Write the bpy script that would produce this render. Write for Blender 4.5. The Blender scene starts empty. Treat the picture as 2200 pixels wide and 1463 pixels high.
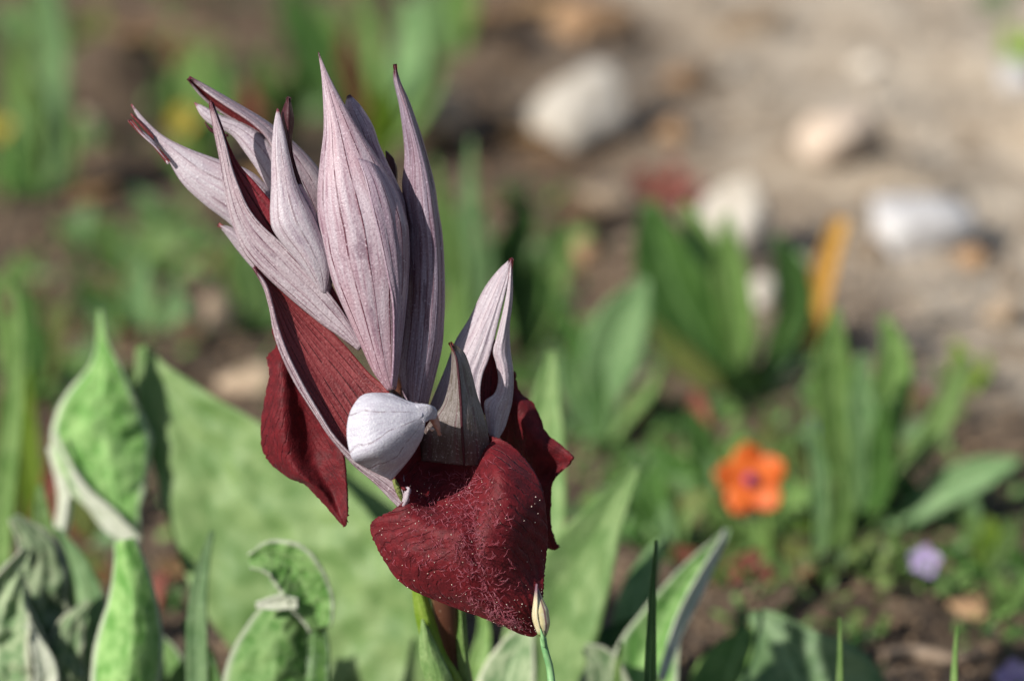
import bpy, math, random
import numpy as np
from mathutils import Vector, Matrix, noise as mnoise
random.seed(7); rng = np.random.default_rng(7)
sc = bpy.context.scene
col = sc.collection
R = math.radians

# ------------------------------------------------------------------ camera, sky, sun, exposure
PITCH = R(20.0); DF = 0.64; CAM_H = 0.302; LENS = 120.0; SENSOR = 23.6
FPX = 2200 * LENS / SENSOR                      # focal length in photo pixels
fwd = np.array([0, math.cos(PITCH), -math.sin(PITCH)])
upv = np.array([0, math.sin(PITCH), math.cos(PITCH)])
rgt = np.array([1.0, 0, 0])
CAM = np.array([0, -DF * math.cos(PITCH), CAM_H])
cd = bpy.data.cameras.new('camera'); cam = bpy.data.objects.new('camera', cd); col.objects.link(cam)
cam.location = CAM; cam.rotation_euler = (math.pi / 2 - PITCH, 0, 0)
cd.lens = LENS; cd.sensor_width = SENSOR; cd.sensor_fit = 'HORIZONTAL'
cd.clip_start = 0.01; cd.clip_end = 500
cd.dof.use_dof = True; cd.dof.focus_distance = DF - 0.0015; cd.dof.aperture_fstop = LENS / 13.0
cd.dof.aperture_blades = 9
sc.camera = cam

sun_dir = Vector((-0.95, -0.70, 0.86)).normalized()      # towards the sun
world = bpy.data.worlds.new('World'); sc.world = world; world.use_nodes = True
wn = world.node_tree; bg = wn.nodes['Background']
sky = wn.nodes.new('ShaderNodeTexSky'); sky.sky_type = 'NISHITA'; sky.sun_disc = False
sky.sun_elevation = math.asin(sun_dir.z); sky.sun_rotation = math.atan2(sun_dir.x, sun_dir.y)
wn.links.new(sky.outputs[0], bg.inputs[0]); bg.inputs[1].default_value = 0.07
sl = bpy.data.lights.new('sun', 'SUN'); so = bpy.data.objects.new('sun', sl); col.objects.link(so)
sl.energy = 4.6; sl.angle = R(0.6); sl.color = (1.0, 0.95, 0.88)
so.rotation_euler = sun_dir.to_track_quat('Z', 'Y').to_euler(); so.location = (-1, -1, 2)
sc.view_settings.view_transform = 'Standard'; sc.view_settings.look = 'None'
sc.view_settings.gamma = 1; sc.view_settings.use_curve_mapping = False
sc.view_settings.exposure = 0.30
sc.render.engine = 'CYCLES'

# ------------------------------------------------------------------ helpers
def P(px, py, d):
    return CAM + fwd * d + rgt * ((px - 1100) / FPX * d) - upv * ((py - 731.5) / FPX * d)
def gdepth(py):                                  # distance at which the ray of row py meets the ground
    return CAM_H / (math.sin(PITCH) + (py - 731.5) / FPX * math.cos(PITCH))
def G(px, py): return P(px, py, gdepth(py))
PXM = FPX / DF                                   # photo pixels per metre at the orchid
def O(p): return P(p[0], p[1], DF + p[2] / PXM)

def tag(o, label=None, cat=None, group=None, kind=None):
    if label: o['label'] = label
    if cat: o['category'] = cat
    if group: o['group'] = group
    if kind: o['kind'] = kind
    return o
def empty(name, loc, label, cat, group=None):
    e = bpy.data.objects.new(name, None); e.empty_display_size = 0.005; col.objects.link(e)
    e.location = Vector(loc); return tag(e, label, cat, group)
def mesh_obj(name, verts, faces, mats, parent=None, fmat=None, uv=None, smooth=True):
    me = bpy.data.meshes.new(name)
    me.from_pydata([tuple(v) for v in verts], [], faces)
    for m in mats: me.materials.append(m)
    if fmat is not None: me.polygons.foreach_set('material_index', fmat)
    if smooth: me.polygons.foreach_set('use_smooth', [True] * len(me.polygons))
    if uv is not None:
        ul = me.uv_layers.new(name='UVMap'); li = np.zeros(len(me.loops), int); me.loops.foreach_get('vertex_index', li)
        ul.data.foreach_set('uv', np.asarray(uv)[li].ravel())
    me.update()
    o = bpy.data.objects.new(name, me); col.objects.link(o)
    if parent is not None:
        o.parent = parent; o.matrix_parent_inverse = Matrix.Translation(-parent.location)
    return o
def cr(pts, n):                                  # Catmull-Rom through pts, n samples, index parameter
    p = np.asarray(pts, float); m = len(p)
    if m == 2: return p[0] + (p[1] - p[0]) * np.linspace(0, 1, n)[:, None]
    q = np.vstack([2 * p[0] - p[1], p, 2 * p[-1] - p[-2]])
    t = np.linspace(0, m - 1, n); i = np.minimum(t.astype(int), m - 2); f = (t - i)[:, None]
    a, b, c, d = q[i], q[i + 1], q[i + 2], q[i + 3]
    return 0.5 * (2 * b + (c - a) * f + (2 * a - 5 * b + 4 * c - d) * f**2 + (3 * b - a - 3 * c + d) * f**3)
def arc(pts, n):                                 # the same, evenly spaced along the length
    p = cr(pts, 16 * len(pts)); s = np.r_[0, np.cumsum(np.linalg.norm(np.diff(p, axis=0), axis=1))]; s /= s[-1]
    t = np.linspace(0, 1, n)
    return np.stack([np.interp(t, s, p[:, k]) for k in range(p.shape[1])], 1)
def normals(g):
    du = np.gradient(g, axis=1); dv = np.gradient(g, axis=0); n = np.cross(du, dv)
    return n / (np.linalg.norm(n, axis=2, keepdims=True) + 1e-12)
def nz(x, y, z): return mnoise.noise(Vector((x, y, z)))
def solid(name, g, thick, mats, parent=None, rough=0.0, rs=1.0, flip=None):
    """grid g [nv, nu, 3] in world space -> a sheet with a front, a back and a rim.
    mats: front (towards the camera at the start), back, rim"""
    nv, nu, _ = g.shape; n = normals(g)
    c = n[nv // 2, nu // 2] @ (CAM - g[nv // 2, nu // 2])
    if flip is None: flip = c < 0
    if flip: n = -n
    if rough:
        sd = random.random() * 50
        dsp = np.array([[nz(x[0] * rs + sd, x[1] * rs, x[2] * rs) for x in r] for r in g]); g = g + n * dsp[..., None] * rough
    a = g.reshape(-1, 3); b = (g - n * thick).reshape(-1, 3); N = nv * nu
    idx = np.arange(N).reshape(nv, nu)
    q = np.stack([idx[:-1, :-1], idx[:-1, 1:], idx[1:, 1:], idx[1:, :-1]], -1).reshape(-1, 4)
    ring = np.r_[idx[0, :], idx[1:, -1], idx[-1, -2::-1], idx[-2:0:-1, 0]]; r2 = np.roll(ring, -1)
    rim = np.stack([ring, ring + N, r2 + N, r2], -1)
    if flip: q = q[:, ::-1]; rim = rim[:, ::-1]
    fs = np.vstack([q, (q + N)[:, ::-1], rim]).tolist()
    fm = [0] * len(q) + [1 if len(mats) > 1 else 0] * len(q) + [2 if len(mats) > 2 else 0] * len(rim)
    u, v = np.meshgrid(np.linspace(0, 1, nu), np.linspace(0, 1, nv)); uv = np.stack([u, v], -1).reshape(-1, 2)
    return mesh_obj(name, np.vstack([a, b]), fs, mats, parent, fm, np.vstack([uv, uv]))
def rails(name, rl, mats, parent, nu=24, nv=60, thick=0.0003, rough=0.0, rs=600.0, ridge=0.0, rk=9, arcs=True, flip=None):
    """sheet through rails given as photo pixels + depth in pixels, each from tip to base"""
    rr = [arc(r, nv) if arcs else cr(r, nv) for r in rl]
    g = np.stack([cr([r[k] for r in rr], nu) for k in range(nv)])
    w = np.array([[O(p) for p in row] for row in g])
    if ridge:
        n = normals(w); s = np.linspace(0, 1, nu)[None, :]; t = np.linspace(0, 1, nv)[:, None]
        w = w + n * (ridge * np.sin(2 * math.pi * rk * s + 1.2 * np.sin(5 * t)) * np.sin(math.pi * t) ** .5)[..., None]
    return solid(name, w, thick, mats, parent, rough, rs, flip)
def patch(name, grid, mats, parent, nu=60, nv=90, thick=0.0003, rough=0.0, rs=600.0, wr=None, edge=0.0):
    """sheet from a control grid of photo pixels + depth in pixels"""
    gr = np.asarray(grid, float); a = np.stack([cr(r, nu) for r in gr]); g = np.stack([cr(a[:, k], nv) for k in range(nu)], 1)
    if wr is not None:
        u, v = np.meshgrid(np.linspace(0, 1, nu), np.linspace(0, 1, nv)); g[..., 2] += wr(u, v)
    if edge:
        for k in range(nv):
            for j, s in ((0, 1), (nu - 1, -1)):
                g[k, j, 0] += s * edge * nz(k * .8, j, 3.1); g[k, j, 1] += edge * .5 * nz(k * .9, j, 9.1)
    w = np.array([[O(p) for p in row] for row in g])
    return solid(name, w, thick, mats, parent, rough, rs)
def hood(name, left, right, z, mat, parent, nu=44, nv=60, ratio=.8, back=.7, ridge=.04, rk=7, rough=.00008, rs=500.0):
    """closed tube whose outline in the photo is left/right; z: depth of its axis from tip to base"""
    l = arc([(x, y, 0) for x, y in left], nv); r = arc([(x, y, 0) for x, y in right], nv)
    zz = np.interp(np.linspace(0, 1, nv), np.linspace(0, 1, len(z)), z)
    a = np.linspace(0, 2 * math.pi, nu, endpoint=False); sd = random.random() * 9
    vs = []; uv = []
    for k in range(nv):
        m = (l[k] + r[k]) / 2; h = (r[k] - l[k]) / 2; hw = np.linalg.norm(h); t = k / (nv - 1)
        for j, th in enumerate(a):
            s = math.sin(th); rad = 1 + ridge * math.sin(rk * th + sd + .8 * math.sin(4 * t)) * (1 - .6 * abs(math.cos(th)))
            p = m - h * math.cos(th) + np.array([0, 0, zz[k] - hw * s * (ratio if s > 0 else back) * rad])
            vs.append(O(p)); uv.append((j / nu, t))
    vs = np.array(vs)
    fs = [(k * nu + j, k * nu + (j + 1) % nu, (k + 1) * nu + (j + 1) % nu, (k + 1) * nu + j) for k in range(nv - 1) for j in range(nu)]
    fs.append(tuple(range(nu))[::-1]); fs.append(tuple((nv - 1) * nu + j for j in range(nu)))
    return mesh_obj(name, vs, fs, [mat], parent, None, uv)
def tube(name, pts, rad, mat, parent, n=14, nv=40, world=False, flat=1.0):
    p = arc(pts, nv); w = p if world else np.array([O(q) for q in p])
    rr = np.interp(np.linspace(0, 1, nv), np.linspace(0, 1, len(rad)), rad)
    if not world: rr = rr / PXM
    tg = np.gradient(w, axis=0); tg /= np.linalg.norm(tg, axis=1, keepdims=True)
    vs = []; uv = []
    for k in range(nv):
        s = np.cross(tg[k], fwd); s /= np.linalg.norm(s) + 1e-9; b = np.cross(tg[k], s)
        for j in range(n):
            th = 2 * math.pi * j / n; vs.append(w[k] + rr[k] * (s * math.cos(th) + flat * b * math.sin(th))); uv.append((j / n, k / (nv - 1)))
    fs = [(k * n + j, k * n + (j + 1) % n, (k + 1) * n + (j + 1) % n, (k + 1) * n + j) for k in range(nv - 1) for j in range(n)]
    fs += [tuple(range(n))[::-1], tuple((nv - 1) * n + j for j in range(n))]
    return mesh_obj(name, vs, fs, [mat], parent, None, uv)
def leaf(parent, pts, w, mat, d0=None, d1=None, roll=15, cup=.25, nu=11, nv=30, wav=.0, name='leaf', crink=0.0, mats=None, thick=.0003):
    """blade along photo points from base to tip; half widths w in photo pixels; d0/d1 distance of base and tip"""
    p = arc([(x, y, 0) for x, y in pts], nv)
    if d0 is None: d0 = gdepth(pts[0][1])
    L = sum(math.dist(pts[i], pts[i + 1]) for i in range(len(pts) - 1)) / FPX * d0
    if d1 is None: d1 = d0 - .30 * (pts[0][1] - pts[-1][1]) / FPX * d0
    t = np.linspace(0, 1, nv); d = d0 + (d1 - d0) * t
    c = np.array([P(p[k, 0], p[k, 1], d[k]) for k in range(nv)])
    hw = cr([(x,) for x in w], nv)[:, 0]; hw = np.maximum(hw, 1.2) / FPX * d
    tg = np.gradient(c, axis=0); tg /= np.linalg.norm(tg, axis=1, keepdims=True)
    g = np.zeros((nv, nu, 3)); s = np.linspace(-1, 1, nu); sd = random.random() * 30
    for k in range(nv):
        side = np.cross(fwd, tg[k]); side /= np.linalg.norm(side); nn = np.cross(tg[k], side)
        if nn @ fwd > 0: nn = -nn
        ro = roll if not isinstance(roll, (list, tuple)) else np.interp(t[k], np.linspace(0, 1, len(roll)), roll)
        ca, sa = math.cos(R(ro)), math.sin(R(ro)); S = side * ca + nn * sa; Nn = nn * ca - side * sa
        for j in range(nu):
            wv = 1 + (wav * nz(t[k] * 6 + sd, 3 * np.sign(s[j]), 0) if abs(s[j]) > .7 else 0)
            off = cup * abs(s[j]) ** 1.4 + wav * .8 * s[j] ** 2 * math.sin(11 * t[k] + sd + 2 * np.sign(s[j]))
            if crink: off += crink * nz(s[j] * 3.1 + sd, t[k] * 16, sd)
            g[k, j] = c[k] + S * s[j] * hw[k] * wv + Nn * off * hw[k]
    return solid(name, g, thick, mats or [mat], parent)

# ------------------------------------------------------------------ materials
class NT:
    def __init__(s, name):
        s.m = bpy.data.materials.new(name); s.m.use_nodes = True; s.t = s.m.node_tree; s.n = s.t.nodes
        s.b = s.n['Principled BSDF']; s.out = s.n['Material Output']
    def node(s, ty, ins=None, **kw):
        nd = s.n.new(ty)
        for k, v in kw.items(): setattr(nd, k, v)
        for k, v in (ins or {}).items(): s.set(nd.inputs[k], v)
        return nd
    def set(s, sock, v):
        if isinstance(v, bpy.types.NodeSocket): s.t.links.new(v, sock)
        elif isinstance(v, (tuple, list)) and len(v) == 3 and sock.type == 'RGBA': sock.default_value = (*v, 1)
        else: sock.default_value = v
    def math(s, op, a, b=0.0, c=0.0, clamp=False):
        return s.node('ShaderNodeMath', {0: a, 1: b, 2: c}, operation=op, use_clamp=clamp).outputs[0]
    def mix(s, f, a, b, bt='MIX'):
        nd = s.node('ShaderNodeMix', data_type='RGBA', blend_type=bt)
        s.set(nd.inputs[0], f); s.set(nd.inputs[6], a); s.set(nd.inputs[7], b); return nd.outputs[2]
    def uv(s):
        c = s.node('ShaderNodeTexCoord'); x = s.node('ShaderNodeSeparateXYZ', {0: c.outputs['UV']})
        s.obj = c.outputs['Object']; s.UV = c.outputs['UV']; return x.outputs[0], x.outputs[1]
    def vec(s, x, y, z=0.0): return s.node('ShaderNodeCombineXYZ', {0: x, 1: y, 2: z}).outputs[0]
    def noise(s, v, scale, detail=3.0, rough=.55, dist=0.0):
        return s.node('ShaderNodeTexNoise', {'Vector': v, 'Scale': scale, 'Detail': detail, 'Roughness': rough, 'Distortion': dist}).outputs[0]
    def ss(s, v, a, b, lo=0.0, hi=1.0):
        return s.node('ShaderNodeMapRange', {0: v, 1: a, 2: b, 3: lo, 4: hi}, interpolation_type='SMOOTHSTEP').outputs[0]
    def rnd(s): return s.node('ShaderNodeObjectInfo').outputs['Random']
    def bump(s, h, dist, st=1.0): return s.node('ShaderNodeBump', {'Height': h, 'Distance': dist, 'Strength': st}).outputs[0]
    def fin(s, **kw):
        for k, v in kw.items(): s.set(s.b.inputs[k.replace('_', ' ')], v)
        return s.m
    def translucent(s, colr, f, nrm=None):
        tr = s.node('ShaderNodeBsdfTranslucent', {'Color': colr}); mx = s.node('ShaderNodeMixShader', {0: f})
        s.t.links.new(s.b.outputs[0], mx.inputs[1]); s.t.links.new(tr.outputs[0], mx.inputs[2]); s.t.links.new(mx.outputs[0], s.out.inputs[0])
        return s.m

def petal_mat(name, pale, mid, dark, nveins=9, vein=(.10, .012, .03), vs=.8, tip=None, blot=.3, trans=.18, veinw=.10, foot=None, pink=None, gl=.55):
    t = NT(name); u, v = t.uv(); rd = t.rnd(); off = t.math('MULTIPLY', rd, 37.0)
    st = t.noise(t.vec(t.math('MULTIPLY', u, 46.0), t.math('MULTIPLY', v, 5.0), off), 1.0, 4, .65)
    bl = t.noise(t.vec(t.math('MULTIPLY', u, 6.0), t.math('MULTIPLY', v, 4.0), off), 1.0, 4, .6)
    c = t.mix(t.ss(st, .36, .70), pale, mid)
    c = t.mix(t.math('MULTIPLY', t.ss(bl, .55, .62), blot), c, dark)
    c = t.mix(t.math('MULTIPLY', t.ss(st, .57, .72), .50), c, dark)
    pk = t.noise(t.vec(t.math('MULTIPLY', u, 4.0), t.math('MULTIPLY', v, 2.5), t.math('ADD', off, 9.0)), 1.0, 3)
    if pink: c = t.mix(t.ss(pk, .46, .66, 0, .42), c, pink)
    wob = t.noise(t.vec(t.math('MULTIPLY', u, 4.0), t.math('MULTIPLY', v, 2.2), off), 1.0, 2)
    x = t.math('ADD', t.math('MULTIPLY', u, float(nveins)), t.math('MULTIPLY', wob, .55))
    f = t.math('ABSOLUTE', t.math('SUBTRACT', t.math('FRACT', x), .5))
    vm = t.ss(f, veinw, .015)
    br = t.noise(t.vec(t.math('MULTIPLY', u, 11.0), t.math('MULTIPLY', v, 9.0), off), 1.0, 3)
    vm = t.math('MULTIPLY', t.math('MULTIPLY', vm, t.math('MAXIMUM', t.ss(br, .36, .55), t.ss(v, .35, .75, 0, .4))), vs)
    if foot is not None: c = t.mix(t.ss(v, foot[3], foot[3] + .3, 0, .75), c, foot[:3])
    c = t.mix(vm, c, vein)
    if tip is not None: c = t.mix(t.ss(v, tip[3], tip[3] * .25), c, tip[:3])
    sp = t.noise(t.obj, 3600.0, 2.0); c = t.mix(t.ss(sp, .58, .74, 0, gl), c, tuple(min(.85, k * 1.55 + .03) for k in pale))  # sparkle of the surface painted into the colour as pale specks
    c = t.mix(t.ss(sp, .46, .30, 0, .40), c, dark)
    h = t.math('ADD', t.math('MULTIPLY', st, .35), t.math('ADD', t.math('MULTIPLY', sp, .6), t.math('MULTIPLY', vm, -.5)))
    t.fin(Base_Color=c, Roughness=t.ss(sp, .3, .7, .34, .62), Normal=t.bump(h, .00016, .7))
    t.b.inputs['Specular IOR Level'].default_value = .5
    return t.translucent(c, trans)
M = {}
M['hood'] = petal_mat('lilac_hood', (.52, .43, .48), (.38, .24, .29), (.17, .085, .13), 13, tip=(.08, .01, .02, .03), vs=1.0, blot=.5, veinw=.06, foot=(.42, .25, .30, .72), pink=(.46, .27, .31))
M['hood_pale'] = petal_mat('pale_lilac_hood', (.55, .50, .54), (.47, .37, .42), (.27, .19, .26), 8, tip=(.2, .03, .05, .03), vs=.5, pink=(.52, .39, .42))
M['bract'] = petal_mat('lilac_bract', (.47, .40, .43), (.36, .25, .29), (.15, .09, .12), 12, tip=(.10, .012, .025, .06), vs=.85, blot=.45, veinw=.08, pink=(.42, .25, .28))
M['hood_side'] = petal_mat('lilac_sepal', (.47, .38, .44), (.34, .22, .29), (.16, .09, .15), 5, vs=.8, blot=.5, pink=(.38, .22, .30))
M['bract_dark'] = petal_mat('dusky_bract', (.37, .31, .38), (.22, .14, .19), (.09, .045, .075), 7, tip=(.10, .012, .03, .055), blot=.75, vs=.85, pink=(.26, .13, .16))
M['white'] = petal_mat('white_sepal', (.56, .555, .62), (.49, .465, .54), (.38, .33, .41), 4, vs=.55, blot=.2, veinw=.035)
M['green_bract'] = petal_mat('grey_green_petal', (.27, .24, .23), (.16, .13, .11), (.08, .065, .035), 3, tip=(.16, .10, .02, .12), vs=.5, blot=.5, foot=(.05, .008, .012, .55))  # dark foot: maroon pigment plus the white hood's shadow put into the colour
M['inner_red'] = petal_mat('crimson_inside', (.27, .045, .048), (.175, .018, .021), (.09, .006, .010), 13, vein=(.03, .002, .004), vs=.9, blot=.35, trans=.22, veinw=.13)
M['inner_bright'] = petal_mat('bright_crimson_inside', (.27, .022, .034), (.17, .010, .016), (.09, .005, .009), 9, vein=(.035, .002, .004), vs=.9, blot=.3, trans=.25, veinw=.13)
M['maroon'] = petal_mat('dark_maroon_tip', (.070, .008, .016), (.045, .005, .010), (.02, .002, .005), 4, vs=.3)

def lip_mat():
    t = NT('velvet_lip'); u, v = t.uv()
    au = t.math('ABSOLUTE', t.math('SUBTRACT', u, .55))
    wob = t.noise(t.vec(t.math('MULTIPLY', u, 6.0), t.math('MULTIPLY', v, 6.0)), 1.0, 3)
    x = t.math('ADD', t.math('MULTIPLY', t.math('SUBTRACT', v, t.math('MULTIPLY', au, .75)), 21.0), t.math('MULTIPLY', wob, 2.6))
    f = t.math('ABSOLUTE', t.math('SUBTRACT', t.math('FRACT', x), .5))
    rid = t.math('MULTIPLY', t.math('MULTIPLY', t.ss(f, .15, .02), t.ss(au, .10, .22)), t.ss(t.noise(t.vec(t.math('MULTIPLY', u, 9.0), t.math('MULTIPLY', v, 9.0), 7.0), 1.0, 3), .40, .66))
    n1 = t.noise(t.obj, 900.0, 4.0, .65); n2 = t.noise(t.obj, 3800.0, 2.0)
    c = t.mix(t.ss(n1, .35, .65), (.085, .0040, .0075), (.150, .0075, .0125))
    c = t.mix(t.math('MULTIPLY', rid, .40), c, (.028, .003, .006))
    c = t.mix(t.ss(n2, .6, .74, 0, .5), c, (.27, .035, .05))
    h = t.math('ADD', t.math('MULTIPLY', rid, -1.0), t.math('ADD', t.math('MULTIPLY', n1, .45), t.math('MULTIPLY', n2, .4)))
    t.fin(Base_Color=c, Roughness=.62, Normal=t.bump(h, .00024, .8), Sheen_Weight=.10, Sheen_Roughness=.5, Sheen_Tint=(.9, .35, .42))
    t.b.inputs['Specular IOR Level'].default_value = .3
    return t.translucent((.22, .012, .02), .16)
M['lip'] = lip_mat()

def plain(name, c1, c2, scale=400.0, rough=.6, bump=.0, spec=.4, trans=0.0):
    t = NT(name); t.uv(); n = t.noise(t.obj, scale, 4.0, .6); c = t.mix(t.ss(n, .35, .65), c1, c2)
    t.fin(Base_Color=c, Roughness=rough); t.b.inputs['Specular IOR Level'].default_value = spec
    if bump: t.set(t.b.inputs['Normal'], t.bump(n, bump, .8))
    return t.translucent(c, trans) if trans else t.m
M['hair'] = plain('lip_hair', (.30, .05, .075), (.42, .14, .18), 900, .4)
M['pollen'] = plain('pollen', (.62, .45, .36), (.75, .66, .58), 900, .5)
M['tailpink'] = plain('faded_pink_tip', (.36, .16, .12), (.48, .27, .22), 900, .5)
M['gum'] = plain('orange_gum', (.45, .14, .02), (.55, .2, .03), 900, .3)

def leaf_mat(name, c1, c2, edge=None, edge_w=.08, vein=.5, mottle=40.0, trans=.3, rough=.5, fuzz=0.0, rv=.25):
    t = NT(name); u, v = t.uv(); rd = t.rnd(); off = t.math('MULTIPLY', rd, 31.0)
    n = t.noise(t.vec(t.math('MULTIPLY', u, 5.0), t.math('MULTIPLY', v, 9.0), off), 1.0, 4, .6)
    n2 = t.noise(t.obj, mottle * 10, 3.0)
    c = t.mix(t.ss(t.math('ADD', t.math('MULTIPLY', n, .6), t.math('MULTIPLY', n2, .4)), .38, .62), c1, c2)
    au = t.math('ABSOLUTE', t.math('SUBTRACT', u, .5))
    c = t.mix(t.math('MULTIPLY', t.ss(au, .05, .01), vein), c, tuple(min(1, k * 1.5 + .05) for k in c2))
    if edge: c = t.mix(t.ss(au, .5 - edge_w, .5), c, edge)
    hs = t.node('ShaderNodeHueSaturation', {'Hue': .5, 'Saturation': 1.0, 'Value': t.ss(rd, 0, 1, 1 - rv, 1 + rv), 'Color': c}); c = hs.outputs[0]
    t.fin(Base_Color=c, Roughness=rough, Normal=t.bump(t.math('ADD', n, n2), .0005, .7))
    t.b.inputs['Specular IOR Level'].default_value = .35
    if fuzz: t.fin(Sheen_Weight=fuzz, Sheen_Roughness=.4, Sheen_Tint=(.9, .95, .85))
    return t.translucent(c, trans)
M['wool'] = leaf_mat('woolly_leaf', (.10, .26, .045), (.27, .45, .15), (.50, .55, .40), .10, .3, 60, .22, .7, .5)
M['wool_grey'] = leaf_mat('woolly_grey_leaf', (.10, .19, .07), (.34, .41, .24), (.48, .50, .36), .12, .4, 60, .18, .7, .6)
M['broad'] = leaf_mat('broad_light_leaf', (.165, .30, .085), (.30, .44, .165), None, .1, .08, 30, .3, .55, .3, .08)
M['fresh'] = leaf_mat('fresh_leaf', (.13, .255, .055), (.25, .39, .12), None, .1, .6, 40, .35, .45)
M['deep'] = leaf_mat('deep_green_leaf', (.042, .115, .022), (.105, .22, .05), None, .1, .9, 40, .22, .4)
M['glauc'] = leaf_mat('glaucous_leaf', (.12, .24, .085), (.23, .37, .16), None, .1, .5, 40, .25, .5)
M['lime'] = leaf_mat('lime_leaf', (.24, .42, .03), (.36, .52, .08), None, .1, .3, 40, .35, .5)
M['olive'] = leaf_mat('olive_leaf', (.12, .17, .04), (.22, .24, .07), None, .1, .5, 40, .3, .5)
M['redleaf'] = leaf_mat('reddened_leaf', (.22, .045, .04), (.34, .12, .08), None, .1, .3, 40, .25, .5)
M['dry'] = leaf_mat('dry_leaf', (.30, .17, .07), (.46, .30, .15), None, .1, .5, 40, .2, .6)
M['straw'] = leaf_mat('straw', (.50, .25, .04), (.60, .36, .08), None, .1, .3, 40, .25, .5)
M['woolwhite'] = leaf_mat('woolly_underside', (.50, .55, .40), (.66, .68, .56), None, .1, .2, 60, .2, .8, .6, .1)
M['stalk'] = plain('plant_stalk', (.13, .24, .05), (.24, .34, .10), 500, .5)
M['orange'] = plain('orange_petal', (.78, .13, .02), (.85, .22, .04), 500, .5, trans=.25)
M['purple'] = plain('purple_eye', (.25, .03, .12), (.35, .05, .18), 500, .5)
M['lilac'] = plain('lilac_petal', (.45, .34, .62), (.62, .52, .75), 500, .5, trans=.25)
M['blue'] = plain('blue_bud', (.12, .13, .30), (.22, .22, .40), 500, .5)
M['yellow'] = plain('yellow_petal', (.42, .32, .03), (.52, .42, .07), 500, .5, trans=.2)

def stem_mat():
    t = NT('orchid_stem'); u, v = t.uv()
    n = t.noise(t.vec(t.math('MULTIPLY', u, 14.0), t.math('MULTIPLY', v, 12.0)), 1.0, 4)
    a = t.math('ABSOLUTE', t.math('SUBTRACT', t.math('FRACT', t.math('ADD', u, .25)), .5))
    c = t.mix(t.ss(t.math('ADD', a, t.math('MULTIPLY', n, .12)), .20, .36), (.10, .038, .022), (.17, .23, .045))
    sp = t.noise(t.obj, 2600.0, 1.0); c = t.mix(t.ss(sp, .70, .78, 0, .5), c, (.5, .36, .26))
    return t.fin(Base_Color=c, Roughness=.42)
M['stem'] = stem_mat()
def bud_mat():
    t = NT('grass_bud'); u, v = t.uv()
    n = t.noise(t.vec(t.math('MULTIPLY', u, 9.0), t.math('MULTIPLY', v, 5.0)), 1.0, 4)
    c = t.mix(t.ss(n, .4, .62), (.52, .46, .24), (.62, .58, .40)); c = t.mix(t.ss(v, .38, .08), c, (.17, .09, .12))
    f = t.math('ABSOLUTE', t.math('SUBTRACT', t.math('FRACT', t.math('MULTIPLY', u, 3.0)), .5))
    c = t.mix(t.ss(f, .10, .03, 0, .85), c, (.16, .05, .08)); c = t.mix(t.ss(v, .84, 1.0), c, (.22, .34, .10))
    return t.fin(Base_Color=c, Roughness=.5)
M['bud'] = bud_mat()
M['budstalk'] = plain('bud_stalk', (.13, .32, .12), (.24, .44, .19), 700, .5)

def soil_mat():
    t = NT('soil'); c = t.node('ShaderNodeTexCoord').outputs['Object']
    n1 = t.noise(c, 26.0, 5.0, .6); n2 = t.noise(c, 160.0, 5.0, .65); n3 = t.noise(c, 900.0, 3.0)
    sx = t.node('ShaderNodeSeparateXYZ', {0: c})
    # dry sand to one side of the plants, dark humus round them with deep shade painted in
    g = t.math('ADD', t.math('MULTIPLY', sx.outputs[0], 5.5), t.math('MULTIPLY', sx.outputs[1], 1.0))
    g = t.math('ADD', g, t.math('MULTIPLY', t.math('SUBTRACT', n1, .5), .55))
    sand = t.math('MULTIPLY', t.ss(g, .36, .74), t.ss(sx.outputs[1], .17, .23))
    hum_shade = t.mix(t.ss(n2, .35, .65), (.045, .027, .016), (.165, .112, .068))
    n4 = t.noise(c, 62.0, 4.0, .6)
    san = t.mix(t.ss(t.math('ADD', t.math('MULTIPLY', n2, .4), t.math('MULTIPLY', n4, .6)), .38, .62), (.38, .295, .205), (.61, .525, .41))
    cc = t.mix(sand, hum_shade, san); cc = t.mix(t.ss(n3, .58, .72, 0, .4), cc, (.55, .47, .38))
    return t.fin(Base_Color=cc, Roughness=.9, Normal=t.bump(t.math('ADD', n2, t.math('MULTIPLY', n3, .4)), .004, .8))
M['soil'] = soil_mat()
def stone_mat(name, a, b, d):
    t = NT(name); c = t.node('ShaderNodeTexCoord').outputs['Object']; rd = t.rnd()
    n = t.noise(c, 120.0, 5.0, .6, .5); n2 = t.noise(c, 700.0, 3.0)
    cc = t.mix(t.ss(n, .35, .62), a, b); cc = t.mix(t.ss(n, .62, .74, 0, .6), cc, d)
    hs = t.node('ShaderNodeHueSaturation', {'Hue': .5, 'Saturation': 1.0, 'Value': t.ss(rd, 0, 1, .75, 1.15), 'Color': cc})
    return t.fin(Base_Color=hs.outputs[0], Roughness=.8, Normal=t.bump(t.math('ADD', n, t.math('MULTIPLY', n2, .3)), .002, .8))
M['st_white'] = stone_mat('white_stone', (.56, .50, .41), (.68, .63, .55), (.55, .45, .33))
M['st_tan'] = stone_mat('tan_stone', (.40, .29, .19), (.52, .40, .28), (.28, .18, .11))
M['st_brown'] = stone_mat('brown_stone', (.26, .15, .08), (.40, .25, .13), (.16, .09, .05))
M['st_grey'] = stone_mat('grey_white_stone', (.46, .44, .43), (.60, .59, .58), (.42, .38, .34))
M['st_pink'] = stone_mat('pinkish_stone', (.54, .42, .32), (.66, .54, .43), (.40, .20, .12))

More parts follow.
